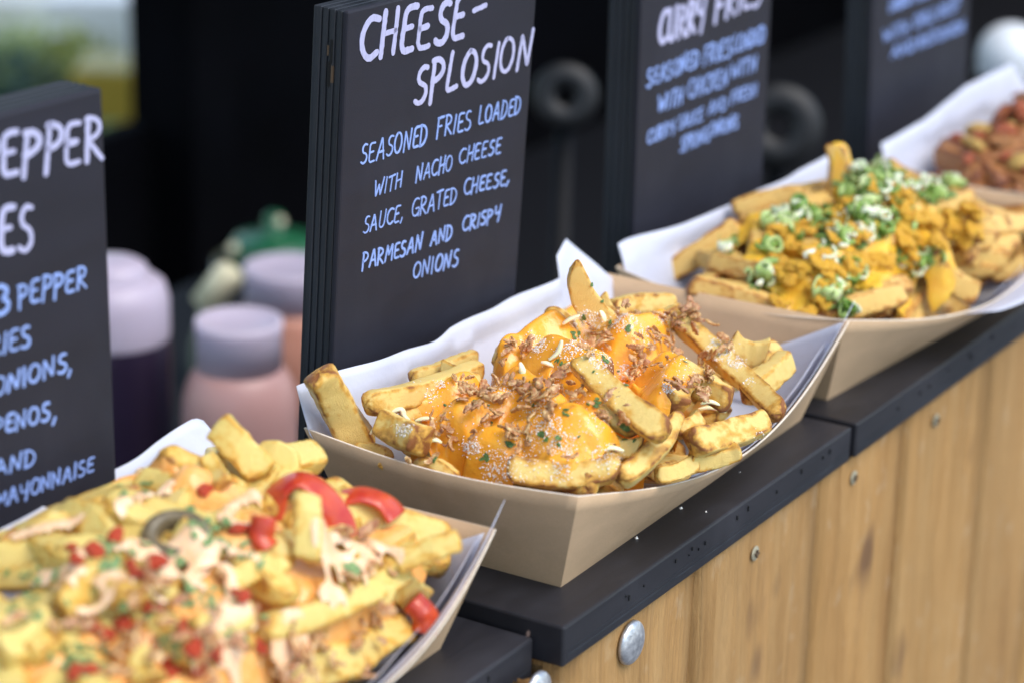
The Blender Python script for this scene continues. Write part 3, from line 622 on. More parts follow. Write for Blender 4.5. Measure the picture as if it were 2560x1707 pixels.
def mound(T, n, zf, mat, label, group, seed, gap=.019, slim=.86):
    """upper layer of chips lying along the curve of the heap"""
    rr = random.Random(seed); TM = Matrix.LocRotScale(T.location, T.rotation_euler, None); pts = []; out = []; tries = 0
    while len(pts) < n and tries < 4000:
        tries += 1; x, y = rr.uniform(.022, LR-.022), rr.uniform(.008, WR-.022)
        if all(math.hypot(x-a, y-b) > gap for a, b in pts): pts.append((x, y))
    for x, y in pts:
        k = rr.randrange(14); L = VAR[k][0]; a = rr.uniform(0, pi); dx, dy = cos(a)*L/2, sin(a)*L/2
        x = min(max(x, abs(dx)+.015), LR-abs(dx)-.015) if 2*abs(dx) < LR-.02 else LR/2
        y = min(max(y, abs(dy)+.008), WR-abs(dy)-.014) if 2*abs(dy) < WR-.02 else WR/2-.005
        z0, z1 = zf(x-dx*.8, y-dy*.8), zf(x+dx*.8, y+dy*.8); tilt = math.atan2(z1-z0, L*.8)*.85+rr.gauss(0, .10)
        ax = Vector((cos(a)*cos(tilt), sin(a)*cos(tilt), sin(tilt))); Q = Vector((1, 0, 0)).rotation_difference(ax)
        o = bpy.data.objects.new('chip', base_fry(k, mat)); COL.objects.link(o)
        o.matrix_world = TM @ Matrix.LocRotScale(Vector((x, y, min(zf(x, y), max(z0, z1)+.004)-.008+rr.uniform(-.003, .002))), Q @ Quaternion((1, 0, 0), rr.uniform(-.5, .5)), Vector((1, slim, slim)))
        tag(o, label, 'chip', group); out.append(o)
    return out
def hero(a, za, b, zb, wpx, label, mat, group, seed, hr=.76, roll=0, point=0, taper=0, bend=None, name='chip'):
    A, B = at(a[0], a[1], za), at(b[0], b[1], zb); d = B-A; L = d.length
    dist = ((A+B)/2-CAM).dot(_f); wd = wpx/FPX*dist*.92
    me = fry_mesh(seed, L, wd, wd*hr, bend, taper, point); me.materials.append(mat)
    x = d.normalized(); view = ((A+B)/2-CAM).normalized(); y = view.cross(x).normalized(); z = x.cross(y)
    R3 = Matrix((x, y, z)).transposed().to_4x4(); o = bpy.data.objects.new(name, me); COL.objects.link(o)
    o.matrix_world = Matrix.Translation((A+B)/2) @ R3 @ Matrix.Rotation(radians(roll), 4, 'X')
    return tag(o, label, 'chip', group)
def hero_on(bv, a, b, wpx, label, mat, group, seed, lift=.004, up=False, **k):
    """chip lying on the heap between two sight lines, or standing at the depth of its foot"""
    pb, _n = hit(bv, *b); pa, _n = hit(bv, *a)
    if pb is None and pa is None: return None
    db = (pb-CAM).dot(_f) if pb is not None else (pa-CAM).dot(_f); da = (pa-CAM).dot(_f) if pa is not None and not up else db+(.004 if up else 0)
    dm = (da+db)/2; da = dm+max(-.014, min(.014, da-dm)); db = dm+max(-.014, min(.014, db-dm))
    A, B = at_d(a[0], a[1], da-lift), at_d(b[0], b[1], db-lift)
    return hero(a, A.z, b, B.z, wpx, label, mat, group, seed, **k)
def bvh_of(objs):
    V, F = [], []
    for o in objs:
        b = len(V); M = o.matrix_world; V += [M @ v.co for v in o.data.vertices]; F += [tuple(i+b for i in p.vertices) for p in o.data.polygons]
    return BVHTree.FromPolygons(V, F)
def hit(bv, px, py):
    p, n, i, d = bv.ray_cast(CAM, ray(px, py).normalized()); return p, n
DOWN = Vector((0, 0, -1))
def drop(bv, x, y, z=.3):
    p, n, i, d = bv.ray_cast(Vector((x, y, z)), DOWN); return p, n

def drape(name, bv, T, segs, mat, thick, seed, res=.0012, rough=.5, soft=1, slope=0):
    """liquid lying over the pile: segs are (px, py, px2, py2, radius m) strokes poured on the heap"""
    TM = Matrix.LocRotScale(T.location, T.rotation_euler, None); inv = TM.inverted()
    nx, ny = int((LR+.01)/res), int((WR+.02)/res); H = np.full((nx, ny), np.nan)
    for i in range(nx):
        for j in range(ny):
            w_ = TM @ Vector((i*res-.005, j*res-.012, 0)); p, n = drop(bv, w_.x, w_.y)
            if p is not None: H[i, j] = p.z-T.location.z
    H = np.where(np.isnan(H), .012, H); S_ = H.copy()
    for _ in range(int(26*soft)):
        P = np.pad(S_, 1, mode='edge'); B = (P[:-2, 1:-1]+P[2:, 1:-1]+P[1:-1, :-2]+P[1:-1, 2:]+P[1:-1, 1:-1]*1.0)/5
        S_ = np.maximum(B, H-.0006)
    for _ in range(2):
        P = np.pad(S_, 1, mode='edge'); S_ = (P[:-2, 1:-1]+P[2:, 1:-1]+P[1:-1, :-2]+P[1:-1, 2:]+P[1:-1, 1:-1]*2)/6
    X, Y = np.meshgrid(np.arange(nx)*res-.005, np.arange(ny)*res-.012, indexing='ij'); Mk = np.full((nx, ny), -1.0)
    for sg in segs:
        if len(sg) == 5:
            a, _n = hit(bv, sg[0], sg[1]); b, _n = hit(bv, sg[2], sg[3])
            if a is None or b is None: continue
            a, b, r = inv @ a, inv @ b, sg[4]
        else: a, b, r = Vector((sg[0], sg[1], 0)), Vector((sg[2], sg[3], 0)), sg[4]
        dx, dy = b.x-a.x, b.y-a.y; l2 = dx*dx+dy*dy+1e-12
        t = np.clip(((X-a.x)*dx+(Y-a.y)*dy)/l2, 0, 1); d = np.hypot(X-a.x-t*dx, Y-a.y-t*dy)
        Mk = np.maximum(Mk, 1-d/r)
    nz = np.array([[noise.noise(Vector((i*res*75, j*res*75, seed))) + .5*noise.noise(Vector((i*res*190, j*res*190, seed+5))) for j in range(ny)] for i in range(nx)])
    Mk = Mk+rough*nz
    edge = np.minimum.reduce([X-.012, LR-.010-X, Y+SHAPE[0]*2.4*(X/LR)*(1-X/LR)-.006, WR-.014-Y])/.006
    Mk = np.minimum(Mk, edge)
    th = np.clip(Mk*2.6, -1, 1); th = np.sign(th)*np.sqrt(np.abs(th))
    if slope:                                        # thick sauce stands no steeper than this
        Cn = S_.copy()
        for _ in range(44):
            P = np.pad(Cn, 1, mode='edge')
            nb = np.maximum(np.maximum.reduce([P[:-2, 1:-1], P[2:, 1:-1], P[1:-1, :-2], P[1:-1, 2:]])-slope*res, np.maximum.reduce([P[:-2, :-2], P[2:, 2:], P[:-2, 2:], P[2:, :-2]])-slope*res*1.41)
            Cn = np.maximum(Cn, nb)
        for _ in range(3):
            P = np.pad(Cn, 1, mode='edge'); Cn = (P[:-2, 1:-1]+P[2:, 1:-1]+P[1:-1, :-2]+P[1:-1, 2:]+P[1:-1, 1:-1]*2)/6
        S_ = S_+(Cn-S_)*np.clip(Mk*2.2, 0, 1)
    Z = S_+np.where(th > 0, th*thick, th*.003)
    keep = (Mk > -.10) & (Y > IN*(1-Z/HT)+.0015-SHAPE[0]*.8*np.clip(Z/HT, 0, 1)*4*(X/LR)*(1-X/LR)) & (X > IN*(1-Z/HT)+.005) & (X < LR-IN*(1-Z/HT)-.002)
    idx = -np.ones((nx, ny), int); V = []; F = []
    def vid(i, j):
        if idx[i, j] < 0: idx[i, j] = len(V); V.append((X[i, j], Y[i, j], Z[i, j]))
        return int(idx[i, j])
    for i in range(nx-1):
        for j in range(ny-1):
            if keep[i, j] and keep[i+1, j] and keep[i, j+1] and keep[i+1, j+1]: F.append((vid(i, j), vid(i+1, j), vid(i+1, j+1), vid(i, j+1)))
    o = link(name, from_py(name, V, F), mat, None, True)
    o.matrix_world = TM; sm = o.modifiers.new('smooth', 'SMOOTH'); sm.factor = .5; sm.iterations = 2
    ss = o.modifiers.new('sub', 'SUBSURF'); ss.levels = 1; ss.render_levels = 1
    return o

# small toppings -----------------------------------------------------
def onion_mesh(seed):
    rr = random.Random(seed); V, F = [], []
    for s_ in range(rr.choice((2, 3, 4, 5))):
        n = 12; L = rr.uniform(.004, .0095); wd = rr.uniform(.0013, .0033); cur = rr.uniform(-1.0, 2.4); p = Vector((rr.gauss(0, .0036), rr.gauss(0, .0036), rr.uniform(0, .0022))); a = rr.uniform(0, 6.28); roll = rr.uniform(-1, 1); b = len(V)
        for i in range(n+1):
            t = i/n; a += cur/n*(1+.6*sin(t*5+s_)); p = p+Vector((cos(a), sin(a), .28*sin(t*6+seed)))*(L/n)
            w_ = wd*(.45+.9*sin(pi*min(1, max(0, .08+t*.86))))*(1+.8*noise.noise(Vector((t*9, seed, s_)))); roll += rr.uniform(-.25, .25)
            side = Vector((-sin(a)*cos(roll), cos(a)*cos(roll), sin(roll))); up = side.cross(Vector((cos(a), sin(a), 0)))
            th = .00022
            for k, (u, v) in enumerate(((-.5, 0), (-.18, 1), (.18, -1), (.5, .4))):
                jit = .0009*noise.noise(Vector((t*13, k*3, seed+s_)))
                V.append(p+side*w_*u+up*(th+jit+v*.0005))
            for k, (u, v) in enumerate(((.5, .4), (.18, -1), (-.18, 1), (-.5, 0))): V.append(p+side*w_*u+up*(-th+v*.0005))
        for i in range(n):
            for k in range(8): k2 = (k+1) % 8; F.append((b+i*8+k, b+i*8+k2, b+(i+1)*8+k2, b+(i+1)*8+k))
        F.append(tuple(b+k for k in range(7, -1, -1))); F.append(tuple(b+n*8+k for k in range(8)))
    me = from_py('onion', V, F); me.materials.append(M_ONION); me.polygons.foreach_set('use_smooth', [True]*len(me.polygons)); return me
ONI = [onion_mesh(i) for i in range(10)]
def place(me, p, n, rr, scale, name, label, cat, group, lift=.001, tilt=.5, squash=.85):
    o = bpy.data.objects.new(name, me); COL.objects.link(o)
    n = (n+Vector((rr.gauss(0, tilt*.5), rr.gauss(0, tilt*.5), .6))).normalized()
    q = n.to_track_quat('Z', 'Y') @ Quaternion((0, 0, 1), rr.uniform(0, 6.28))
    o.matrix_world = Matrix.LocRotScale(p+n*lift, q, Vector((scale, scale*rr.uniform(squash, 1.15), scale))); return tag(o, label, cat, group)
def tube(pts, r, ns=10, flat=1.0, taper=False):
    V, F = [], []; P = [Vector(p) for p in pts]; n = len(P); up = Vector((0, 0, 1))
    for i, p in enumerate(P):
        t = (P[min(i+1, n-1)]-P[max(i-1, 0)]).normalized(); s_ = t.cross(up); s_ = s_.normalized() if s_.length > 1e-4 else Vector((1, 0, 0)); u = s_.cross(t)
        k_ = 1.0 if not taper else max(.25, sin(pi*(.12+.76*i/(n-1))))
        for k in range(ns): a = 2*pi*k/ns; V.append(p+s_*r*k_*cos(a)+u*r*k_*flat*sin(a))
    for i in range(n-1):
        for k in range(ns): k2 = (k+1) % ns; F.append((i*ns+k, i*ns+k2, (i+1)*ns+k2, (i+1)*ns+k))
    F.append(tuple(range(ns-1, -1, -1))); F.append(tuple(range((n-1)*ns, n*ns))); return V, F
def smooth_path(P, n=5):
    P = [Vector(p) for p in P]; out = []
    for i in range(len(P)-1):
        a, b, c, d = P[max(0, i-1)], P[i], P[i+1], P[min(len(P)-1, i+2)]
        for k in range(n):
            t = k/n; out.append(.5*((2*b)+(c-a)*t+(2*a-5*b+4*c-d)*t*t+(3*b-a-3*c+d)*t**3))
    out.append(P[-1]); return out
def grains(name, bv, spots, n, smin, smax, mat, seed, flat=False, label=None, kindv='stuff', thin=.25):
    """sprinkle: spots are (px, py, radius px, weight)"""
    rr = random.Random(seed); V, F = [], []; tot = sum(s_[3] for s_ in spots)
    for _ in range(n):
        x = rr.uniform(0, tot)
        for s_ in spots:
            x -= s_[3]
            if x <= 0: break
        r = s_[2]*math.sqrt(rr.random())*(1 if rr.random() < .85 else 1.6); a = rr.uniform(0, 6.28)
        p, nn = hit(bv, s_[0]+r*cos(a), s_[1]+r*sin(a)*.8)
        if p is None or p.z < .012: continue
        q = Quaternion((rr.gauss(0, 1), rr.gauss(0, 1), rr.gauss(0, 1), rr.gauss(0, 1))).normalized(); sz = rr.uniform(smin, smax)*(rr.random()*.7+.5)
        b = len(V)
        if flat:
            nn = (nn+Vector((rr.gauss(0, .3), rr.gauss(0, .3), .3))).normalized(); qq = nn.to_track_quat('Z', 'Y') @ Quaternion((0, 0, 1), rr.uniform(0, 6.28)); m_ = 7
            ctr = p+nn*.0005; cv = rr.uniform(-.5, .5)
            lw = rr.uniform(.45, .8)
            for k in range(m_): a2 = 2*pi*k/m_; rad = sz*rr.uniform(.7, 1.15); V.append(ctr+qq @ Vector((rad*cos(a2), rad*lw*sin(a2), cv*rad*cos(a2)**2)))
            V.append(ctr+qq @ Vector((0, 0, .0002)))
            for k in range(m_): F.append((b+k, b+(k+1) % m_, b+m_))
        else:
            for d in ((1, 0, 0), (-1, 0, 0), (0, 1, 0), (0, -1, 0), (0, 0, 1), (0, 0, -1)): V.append(p+nn*sz*.3+q @ (Vector(d)*sz*rr.uniform(.6, 1.1)))
            for f in ((0, 2, 4), (2, 1, 4), (1, 3, 4), (3, 0, 4), (2, 0, 5), (1, 2, 5), (3, 1, 5), (0, 3, 5)): F.append(tuple(b+k for k in f))
    o = link(name, from_py(name, V, F), mat); return tag(o, label, None, None, kindv)

# ------------------------------------------------------------------ tray 2: cheese fries (the sharp one)
T2 = tray(.0177, .0057, 0, radians(.9), 'kraft tray of cheese fries in sharp focus on the middle shelf')
P2 = paper(T2, 'white paper liner rising behind the cheese fries to a folded peak',
           [(-.01, .066), (0, .068), (.03, .066), (.098, .0592), (.104, .0592), (.117, .0612), (.2175, .0605), (.2185, .061), (.2185, .067), (.2165, .070), (.225, .0725), (.2336, .0752), (.2473, .0632), (.262, .050), (.278, .040)],
           (.32, .995, [(0, -.001), (.08, .0005), (.5, .002), (.85, .004), (.94, .008), (1, .011)], 0), 3, back_ext=(-.002, 1.0))
g2 = 'chips heaped in the cheese fries tray'
H2 = []
def h2(*a, **k): H2.append(hero(*a[:5], a[5], M_FRY if not k.pop('wet', 0) else M_FRY_WET, None, a[6], **k))
h2((795, 925), .078, (905, 1130), .036, 90, 'chip with a dark spot leaning over the left corner of the cheese tray', 1, taper=-.12, hr=.8)
H2[-1]['label'] = 'chip with a dark spotted tip leaning over the left corner of the cheese tray'

h2((915, 1020), 0.06, (1208, 932), 0.058, 68, 'long pale chip lying across the back left of the cheese fries', 2, bend=.001, roll=20)
h2((1028, 950), 0.054, (1195, 893), 0.056, 48, 'chip behind the long pale one, against the paper of the cheese tray', 3, roll=15)
h2((1496, 815), 0.07, (1418, 664), 0.104, 72, 'tallest chip of the cheese fries, standing upright with a pointed tip', 4, point=.72, hr=.75)
h2((1450, 845), 0.062, (1378, 762), 0.075, 46, 'short dark tipped chip tucked behind the tallest cheese fry', 5, point=.4)
h2((1318, 868), 0.066, (1402, 800), 0.074, 70, 'brown edged chip dusted white, left of the tallest cheese fry', 6, point=.3)
h2((1520, 768), 0.066, (1680, 752), 0.062, 56, 'plump chip along the far kraft wall of the cheese tray', 7, bend=-.002)
h2((1530, 790), 0.064, (1502, 735), 0.074, 30, 'small golden chip tip just right of the tallest cheese fry', 8, point=.3)
h2((1700, 795), 0.064, (1975, 1040), 0.047, 62, 'long chip running down to the right rim of the cheese tray, half under sauce', 9, bend=-.003, roll=-25)
h2((1822, 872), 0.056, (1918, 893), 0.053, 66, 'stubby chip by the far right wall of the cheese tray', 10, roll=10)
h2((1868, 985), 0.048, (1975, 893), 0.056, 70, 'crusty brown sided chip at the right end of the cheese tray', 11, roll=35)
h2((1432, 905), 0.081, (1655, 1095), 0.065, 70, 'long yellow chip slanting across the middle of the cheese fries', 12, taper=-.1, roll=-20, bend=.001)
h2((1712, 925), 0.066, (1662, 1010), 0.064, 86, 'stub of a chip pointing at the viewer in the cheese fries', 13, hr=.9)
h2((1722, 1112), 0.052, (1915, 1058), 0.05, 80, 'broad pale chip at the front right of the cheese fries', 14, roll=-15, taper=.1)
h2((1556, 1212), 0.046, (1712, 1040), 0.064, 64, 'chip with a burnt tip propped on the front rim of the cheese tray', 15, point=.45, hr=.9)
h2((1266, 1188), 0.049, (1552, 1186), 0.051, 76, 'wide pale chip lying along the front rim of the cheese tray', 16, roll=-10, bend=-.001)
h2((958, 1065), 0.054, (1058, 1105), 0.056, 84, 'thick chip end dusted white at the left of the cheese tray', 17, hr=.95)
h2((905, 1112), 0.042, (978, 1146), 0.044, 46, 'small chip end peeping over the left rim of the cheese tray', 18)
h2((1030, 1150), 0.044, (1150, 1180), 0.045, 44, 'thin chip showing low along the left rim under the cheese sauce', 19)
h2((1720, 1165), 0.041, (1850, 1135), 0.044, 54, 'reddish brown chip end low at the front right of the cheese tray', 20, roll=20)
h2((1640, 1195), 0.04, (1745, 1160), 0.042, 46, 'small chip end by the front rim, below the burnt tipped chip', 21)
h2((1695, 1085), 0.054, (1755, 1045), 0.056, 46, 'short crusty chip between the burnt tipped chip and the broad pale chip', 22)
h2((1500, 1110), 0.056, (1600, 1135), 0.054, 64, 'pale chip half hidden under the front of the cheese sauce', 23)
h2((1110, 920), 0.058, (1165, 945), 0.058, 40, 'small brown chip between the long pale chip and the sauce', 24)
h2((1240, 905), 0.062, (1300, 850), 0.068, 60, 'chip under shredded cheese at the back of the cheese fries', 25)
h2((1000, 1040), 0.052, (1110, 1010), 0.054, 46, 'dark chip in the gap under the long pale chip', 26)
h2((1640, 905), 0.066, (1830, 1000), 0.056, 74, 'sauce covered chip under the right of the cheese', 27, roll=20)
h2((1350, 870), 0.070, (1520, 930), 0.072, 80, 'sauce covered chip at the top of the cheese heap', 28, roll=10)
h2((1130, 1060), 0.056, (1290, 1010), 0.062, 84, 'sauce covered chip in the left of the cheese heap', 29, roll=10)
h2((1200, 1130), 0.050, (1400, 1080), 0.058, 84, 'sauce covered chip in the front of the cheese heap', 30, roll=-10)
h2((1100, 1000), 0.056, (1200, 950), 0.060, 70, 'sauce covered chip beside the long pale chip', 31)
h2((1560, 840), 0.066, (1700, 800), 0.062, 60, 'sauce covered chip at the back right of the cheese heap', 32)
h2((1280, 960), 0.066, (1390, 1040), 0.066, 84, 'sauce covered chip in the middle of the cheese heap', 33, roll=15)
h2((1395, 1020), 0.072, (1530, 1135), 0.056, 84, 'sauced chip below the long yellow slanting chip', 60, roll=25)
h2((1470, 985), 0.072, (1585, 1080), 0.062, 76, 'sauced chip tucked close under the slanting yellow chip', 61, roll=-15)

F2 = pile('c', T2, M_FRY, 'golden chip buried low under the cheese fries heap', g2, .004, top=.044, xmax=.222)
for o in H2: o['group'] = g2
# burnt spot and char
def spot(px, py, o, r, name='burnt_spot'):
    bv_ = bvh_of([o]); p, n = hit(bv_, px, py)
    if p is None: return
    bm = bmesh.new(); bmesh.ops.create_circle(bm, cap_ends=True, radius=r, segments=12)
    for v in bm.verts: v.co *= 1+.4*noise.noise(v.co*900)
    s_ = link(name, bm_mesh(name, bm), simple('char', (.07, .04, .03), .8), o); s_.matrix_world = o.matrix_world.inverted() @ Matrix.LocRotScale(p+n*.00025, n.to_track_quat('Z', 'Y'), None) if False else Matrix.LocRotScale(p+n*.0002, n.to_track_quat('Z', 'Y'), None)
    s_.parent = None; s_.parent = o; s_.matrix_parent_inverse = o.matrix_world.inverted()
bpy.context.view_layer.update()
spot(775, 978, H2[0], .0014)
B2 = bvh_of([o for i, o in enumerate(H2) if i not in (0, 1, 2, 3, 4, 6, 7, 10, 11, 13, 14)]+F2)
SEG2 = [(1075, 1000, 1160, 965, .007), (1060, 960, 1120, 1010, .006), (1150, 1000, 1280, 1010, .011), (1290, 890, 1300, 970, .010), (1230, 1080, 1400, 1090, .017), (1040, 1095, 1110, 1120, .008), (1110, 1140, 1240, 1150, .010),
        (1430, 860, 1470, 800, .009), (1440, 870, 1560, 930, .011), (1520, 800, 1640, 800, .007), (1560, 870, 1700, 930, .012), (1430, 920, 1480, 990, .007), (1480, 960, 1560, 990, .007), (1600, 960, 1680, 960, .009),
        (1700, 850, 1780, 920, .010), (1760, 930, 1870, 1020, .010), (1640, 890, 1800, 990, .012), (1370, 1010, 1420, 1060, .008), (1620, 790, 1720, 840, .007), (1450, 1090, 1530, 1110, .006), (1380, 960, 1440, 1040, .007), (1340, 800, 1400, 870, .005), (1260, 1050, 1420, 1085, .012), (1560, 930, 1640, 990, .010)]
SEG2 = [(*s_[:4], s_[4]*1.15) for s_ in SEG2]
S2 = drape('cheese_sauce', B2, T2, SEG2, M_CHEESE, .0030, 2, .0011, .20, 1.6, slope=1.15)
tag(S2, 'glossy orange melted cheese sauce poured over the sharp tray of fries', 'sauce')
B2s = bvh_of(H2+F2+[S2])
# crispy onions: pixel, pixel, spread px, count
rr = random.Random(21)
ONS = [(1150, 955, 22, 4), (1176, 1000, 36, 8), (1299, 866, 30, 7), (1285, 975, 40, 6), (1378, 957, 34, 7), (1351, 991, 36, 6), (1691, 812, 48, 13), (1579, 790, 30, 4), (1540, 865, 28, 4), (1606, 872, 22, 3), (1640, 858, 20, 3), (1626, 930, 34, 7), (1742, 957, 40, 8), (1769, 915, 26, 4), (1718, 990, 30, 5), (1460, 1005, 26, 4), (1110, 1080, 44, 9), (1285, 1093, 40, 7), (1363, 1028, 34, 6), (1520, 1045, 36, 7), (1250, 1050, 30, 3), (1400, 1150, 24, 2), (1660, 800, 30, 4), (1490, 830, 18, 2), (1190, 1095, 20, 2), (1047, 1134, 8, 1), (1785, 890, 20, 2), (1450, 900, 16, 2)]
for (x, y, sp, n) in ONS:
    for _ in range(max(1, round(n*.6))):
        p, nn = hit(B2s, x+rr.gauss(0, sp*.40), y+rr.gauss(0, sp*.32))
        if p is None: continue
        place(rr.choice(ONI), p, nn, rr, rr.choice((.5, .7, .85, 1.05)), 'crispy_onion', 'curled brown crispy onion scattered over the orange cheese sauce', 'onion', 'crispy onions on the cheese fries', .0022, .6)
# grated cheese
SH = [((925, 1085), (955, 1045), (1000, 1022), (1012, 1040), (1030, 1056)), ((1035, 1052), (1060, 1046), (1085, 1045)), ((1213, 925), (1232, 930), (1260, 915)), ((1212, 975), (1222, 965), (1226, 978)), ((1405, 812), (1425, 798), (1450, 788)), ((1497, 770), (1508, 790), (1512, 805)), ((1352, 905), (1368, 908), (1388, 918)), ((1395, 930), (1412, 918), (1425, 905)), ((1880, 1020), (1898, 1028), (1912, 1036)), ((1560, 930), (1580, 948), (1595, 968)), ((1300, 905), (1306, 925), (1303, 942)), ((1355, 965), (1375, 960), (1400, 972)), ((1060, 1105), (1085, 1098), (1105, 1106)), ((1500, 1125), (1530, 1118), (1560, 1126)), ((1405, 850), (1395, 880), (1372, 900)), ((1750, 1010), (1775, 1003), (1800, 1012)), ((1745, 1022), (1780, 1018), (1815, 1030))]
for k, pl in enumerate(SH):
    pts = []
    for (x, y) in pl:
        p, nn = hit(B2s, x, y)
        if p is not None: pts.append(p+Vector((0, 0, .0012+.0006*(len(pts) % 2))))
    if len(pts) < len(pl): continue
    dm = sorted((q-CAM).dot(_f) for q in pts)[len(pts)//2]      # one shred keeps one distance
    pts = [at_d(x, y, dm-.0015) for (x, y) in pl]
    v, f = tube(smooth_path(pts, 6), .0016, 8, .6, True); c = sum((Vector(q) for q in v), Vector())/len(v)
    o = link('cheese_shred', from_py('shred', [Vector(q)-c for q in v], f), M_SHRED, None, True); o.location = c
    tag(o, 'pale translucent shred of grated cheese lying on the sharp cheese fries', 'cheese', 'grated cheese shreds on the cheese fries')
    if k == 0: o['label'] = 'longest bent shred of grated cheese hanging at the left of the cheese tray'
PARM = [(1470, 803, 42, 5), (1340, 860, 34, 3), (1455, 855, 34, 2.5), (1420, 880, 30, 2), (1565, 805, 34, 3), (1620, 840, 34, 2), (1660, 800, 20, 1), (1800, 875, 44, 3.5), (1840, 905, 24, 1.5), (1180, 1118, 26, 3), (1240, 1150, 44, 2), (1370, 1060, 44, 2.5), (1410, 1110, 44, 2.5), (1520, 1140, 50, 2), (1240, 1190, 40, 1.5), (1400, 1180, 40, 1.5), (1672, 968, 22, 1.6), (1500, 900, 34, 2), (1565, 930, 30, 1.6), (1330, 1010, 40, 1.2), (1010, 1075, 26, 1.5), (1100, 960, 16, 1), (1250, 975, 30, .8), (1330, 1100, 60, 2), (1480, 1060, 40, .8), (1300, 1170, 60, 1.4), (1700, 930, 60, 1), (1450, 960, 120, 2), (1200, 1050, 140, 2), (1900, 1090, 20, .4), (1080, 985, 20, .5), (1875, 955, 20, .4)]
PARM = [(x, y, r*(.85 if r < 80 else 1), w_ if r < 80 else w_*.7) for x, y, r, w_ in PARM]
grains('parmesan_powder', B2s, PARM, 5200, .00014, .00054, M_PARM, 5, label='white parmesan powder dusted over the cheese fries')
HB = [(1460, 805, 14, 2), (1440, 838, 12, 1.2), (1530, 815, 14, 1.6), (1575, 823, 10, 1), (1314, 958, 12, 1.2), (1395, 909, 10, 1), (1414, 920, 12, 1), (1516, 897, 10, 1), (1541, 928, 10, 1), (1416, 1032, 10, 1.4), (1360, 1092, 18, 2), (1400, 1100, 12, 1.4), (1229, 1065, 8, .8), (1087, 1145, 8, .8), (1214, 1148, 8, .8), (1492, 1005, 10, 1), (1565, 957, 8, .7), (1700, 900, 12, 1), (1345, 1010, 14, .8), (1325, 1095, 14, 1), (1278, 1110, 10, .7), (1560, 1080, 40, 1), (1160, 1010, 60, 1), (1500, 880, 160, 3), (1300, 1080, 160, 3), (1235, 880, 10, .4)]
grains('herb_flakes', B2s, HB, 92, .0010, .0021, M_HERB, 8, True, label='green dried herb flakes sprinkled over the cheese fries')

# ------------------------------------------------------------------ tray 1: pepper fries, out of focus in front
SHAPE[:] = [.0255, .0116, .003, .0062]
T1 = tray(-.2824, .0154, -.0068, radians(1.73), 'kraft tray of sauced pepper fries nearest the viewer, cropped by the frame')
P1 = paper(T1, 'white paper liner of the nearest tray, with a tall corner behind the chips',
           [(-.01, .062), (.134, .0652), (.18, .0662), (.218, .068), (.256, .0700), (.2605, .0690), (.266, .059), (.271, .049)],
           (.15, .995, [(0, .001), (.5, .002), (.85, .004), (.94, .009), (1, .013)], 0), 7, back_ext=(.01, 1.015))
g1 = 'chips heaped in the red pepper tray'
F1 = pile('b', T1, M_FRY_WET, 'orange sauced chip in the heap of the red pepper tray', g1, .002, top=.048)
F1 += mound(T1, 44, lambda x, y: .034+.050*max(0, 1-((x-.14)/.155)**2)*max(0, 1-((y-.076)/.090)**2), M_FRY_WET, 'orange sauced chip in the heap of the red pepper tray', g1, 71)
B1 = bvh_of(F1)
SEG1 = [(60, 1330, 300, 1300, .012), (200, 1250, 340, 1270, .008), (330, 1200, 460, 1200, .010), (480, 1200, 640, 1170, .010), (640, 1130, 700, 1210, .012), (540, 1260, 640, 1300, .014), (120, 1400, 60, 1480, .014), (330, 1420, 560, 1330, .016), (480, 1480, 620, 1420, .014), (830, 1330, 930, 1400, .012), (860, 1460, 980, 1440, .013), (300, 1560, 520, 1520, .016), (640, 1560, 880, 1500, .016), (700, 1660, 1000, 1560, .016), (200, 1640, 360, 1680, .016), (520, 1660, 700, 1620, .014), (930, 1500, 1030, 1600, .012), (60, 1580, 160, 1650, .014), (680, 1480, 800, 1440, .012)]
S1 = drape('orange_mayonnaise', B1, T1, SEG1, M_MAYO, .0026, 11, .0013, .62, 1.1); tag(S1, 'glossy orange spiced mayonnaise coating the nearest pepper fries', 'sauce')
F1 += mound(T1, 30, lambda x, y: .041+.050*max(0, 1-((x-.14)/.155)**2)*max(0, 1-((y-.076)/.090)**2), M_FRY_WET, 'yellow chip lying on the orange sauce of the red pepper tray', g1, 75, .025, .80)
B1 = bvh_of(F1+[S1])
H1 = []
def h1(*a, **k): H1.append(hero_on(B1, a[0], a[2], a[4]*.86, a[5], M_FRY_WET, g1, a[6], **k))
h1((540, 1055), .092, (662, 1190), .060, 100, 'rough ended chip sticking up at the back of the pepper tray', 101, hr=.8, up=True)
h1((768, 1228), .088, (772, 1405), .058, 88, 'bright yellow chip standing inside the red pepper loop', 102, hr=.8, up=True, lift=.012)
h1((985, 1405), .050, (1152, 1345), .050, 76, 'yellow chip pointing at the right corner of the pepper tray', 103)
h1((135, 1510), .068, (300, 1405), .078, 92, 'blunt yellow chip lying on top at the left of the pepper tray', 104, hr=.8)
h1((160, 1260), .062, (300, 1350), .068, 90, 'chip by the paper at the back left of the pepper tray', 105)
h1((380, 1180), .072, (470, 1260), .070, 80, 'yellow chip below the tall paper corner of the pepper tray', 106)
h1((520, 1150), .076, (560, 1215), .070, 62, 'small yellow chip end beside the paper in the pepper tray', 107)
h1((60, 1320), .056, (200, 1290), .060, 70, 'chip end at the far left of the pepper tray beside the sign', 108)
h1((850, 1400), .060, (960, 1500), .056, 90, 'chip bent under sauce right of the red pepper loop', 109)
h1((960, 1400), .056, (1040, 1510), .048, 96, 'chip hanging towards the right rim of the pepper tray', 110)
h1((690, 1400), .068, (640, 1450), .068, 64, 'short bright yellow chip below the red pepper loop', 111)
h1((880, 1640), .056, (1010, 1560), .052, 104, 'cheesy chip along the front right rim of the pepper tray', 112)
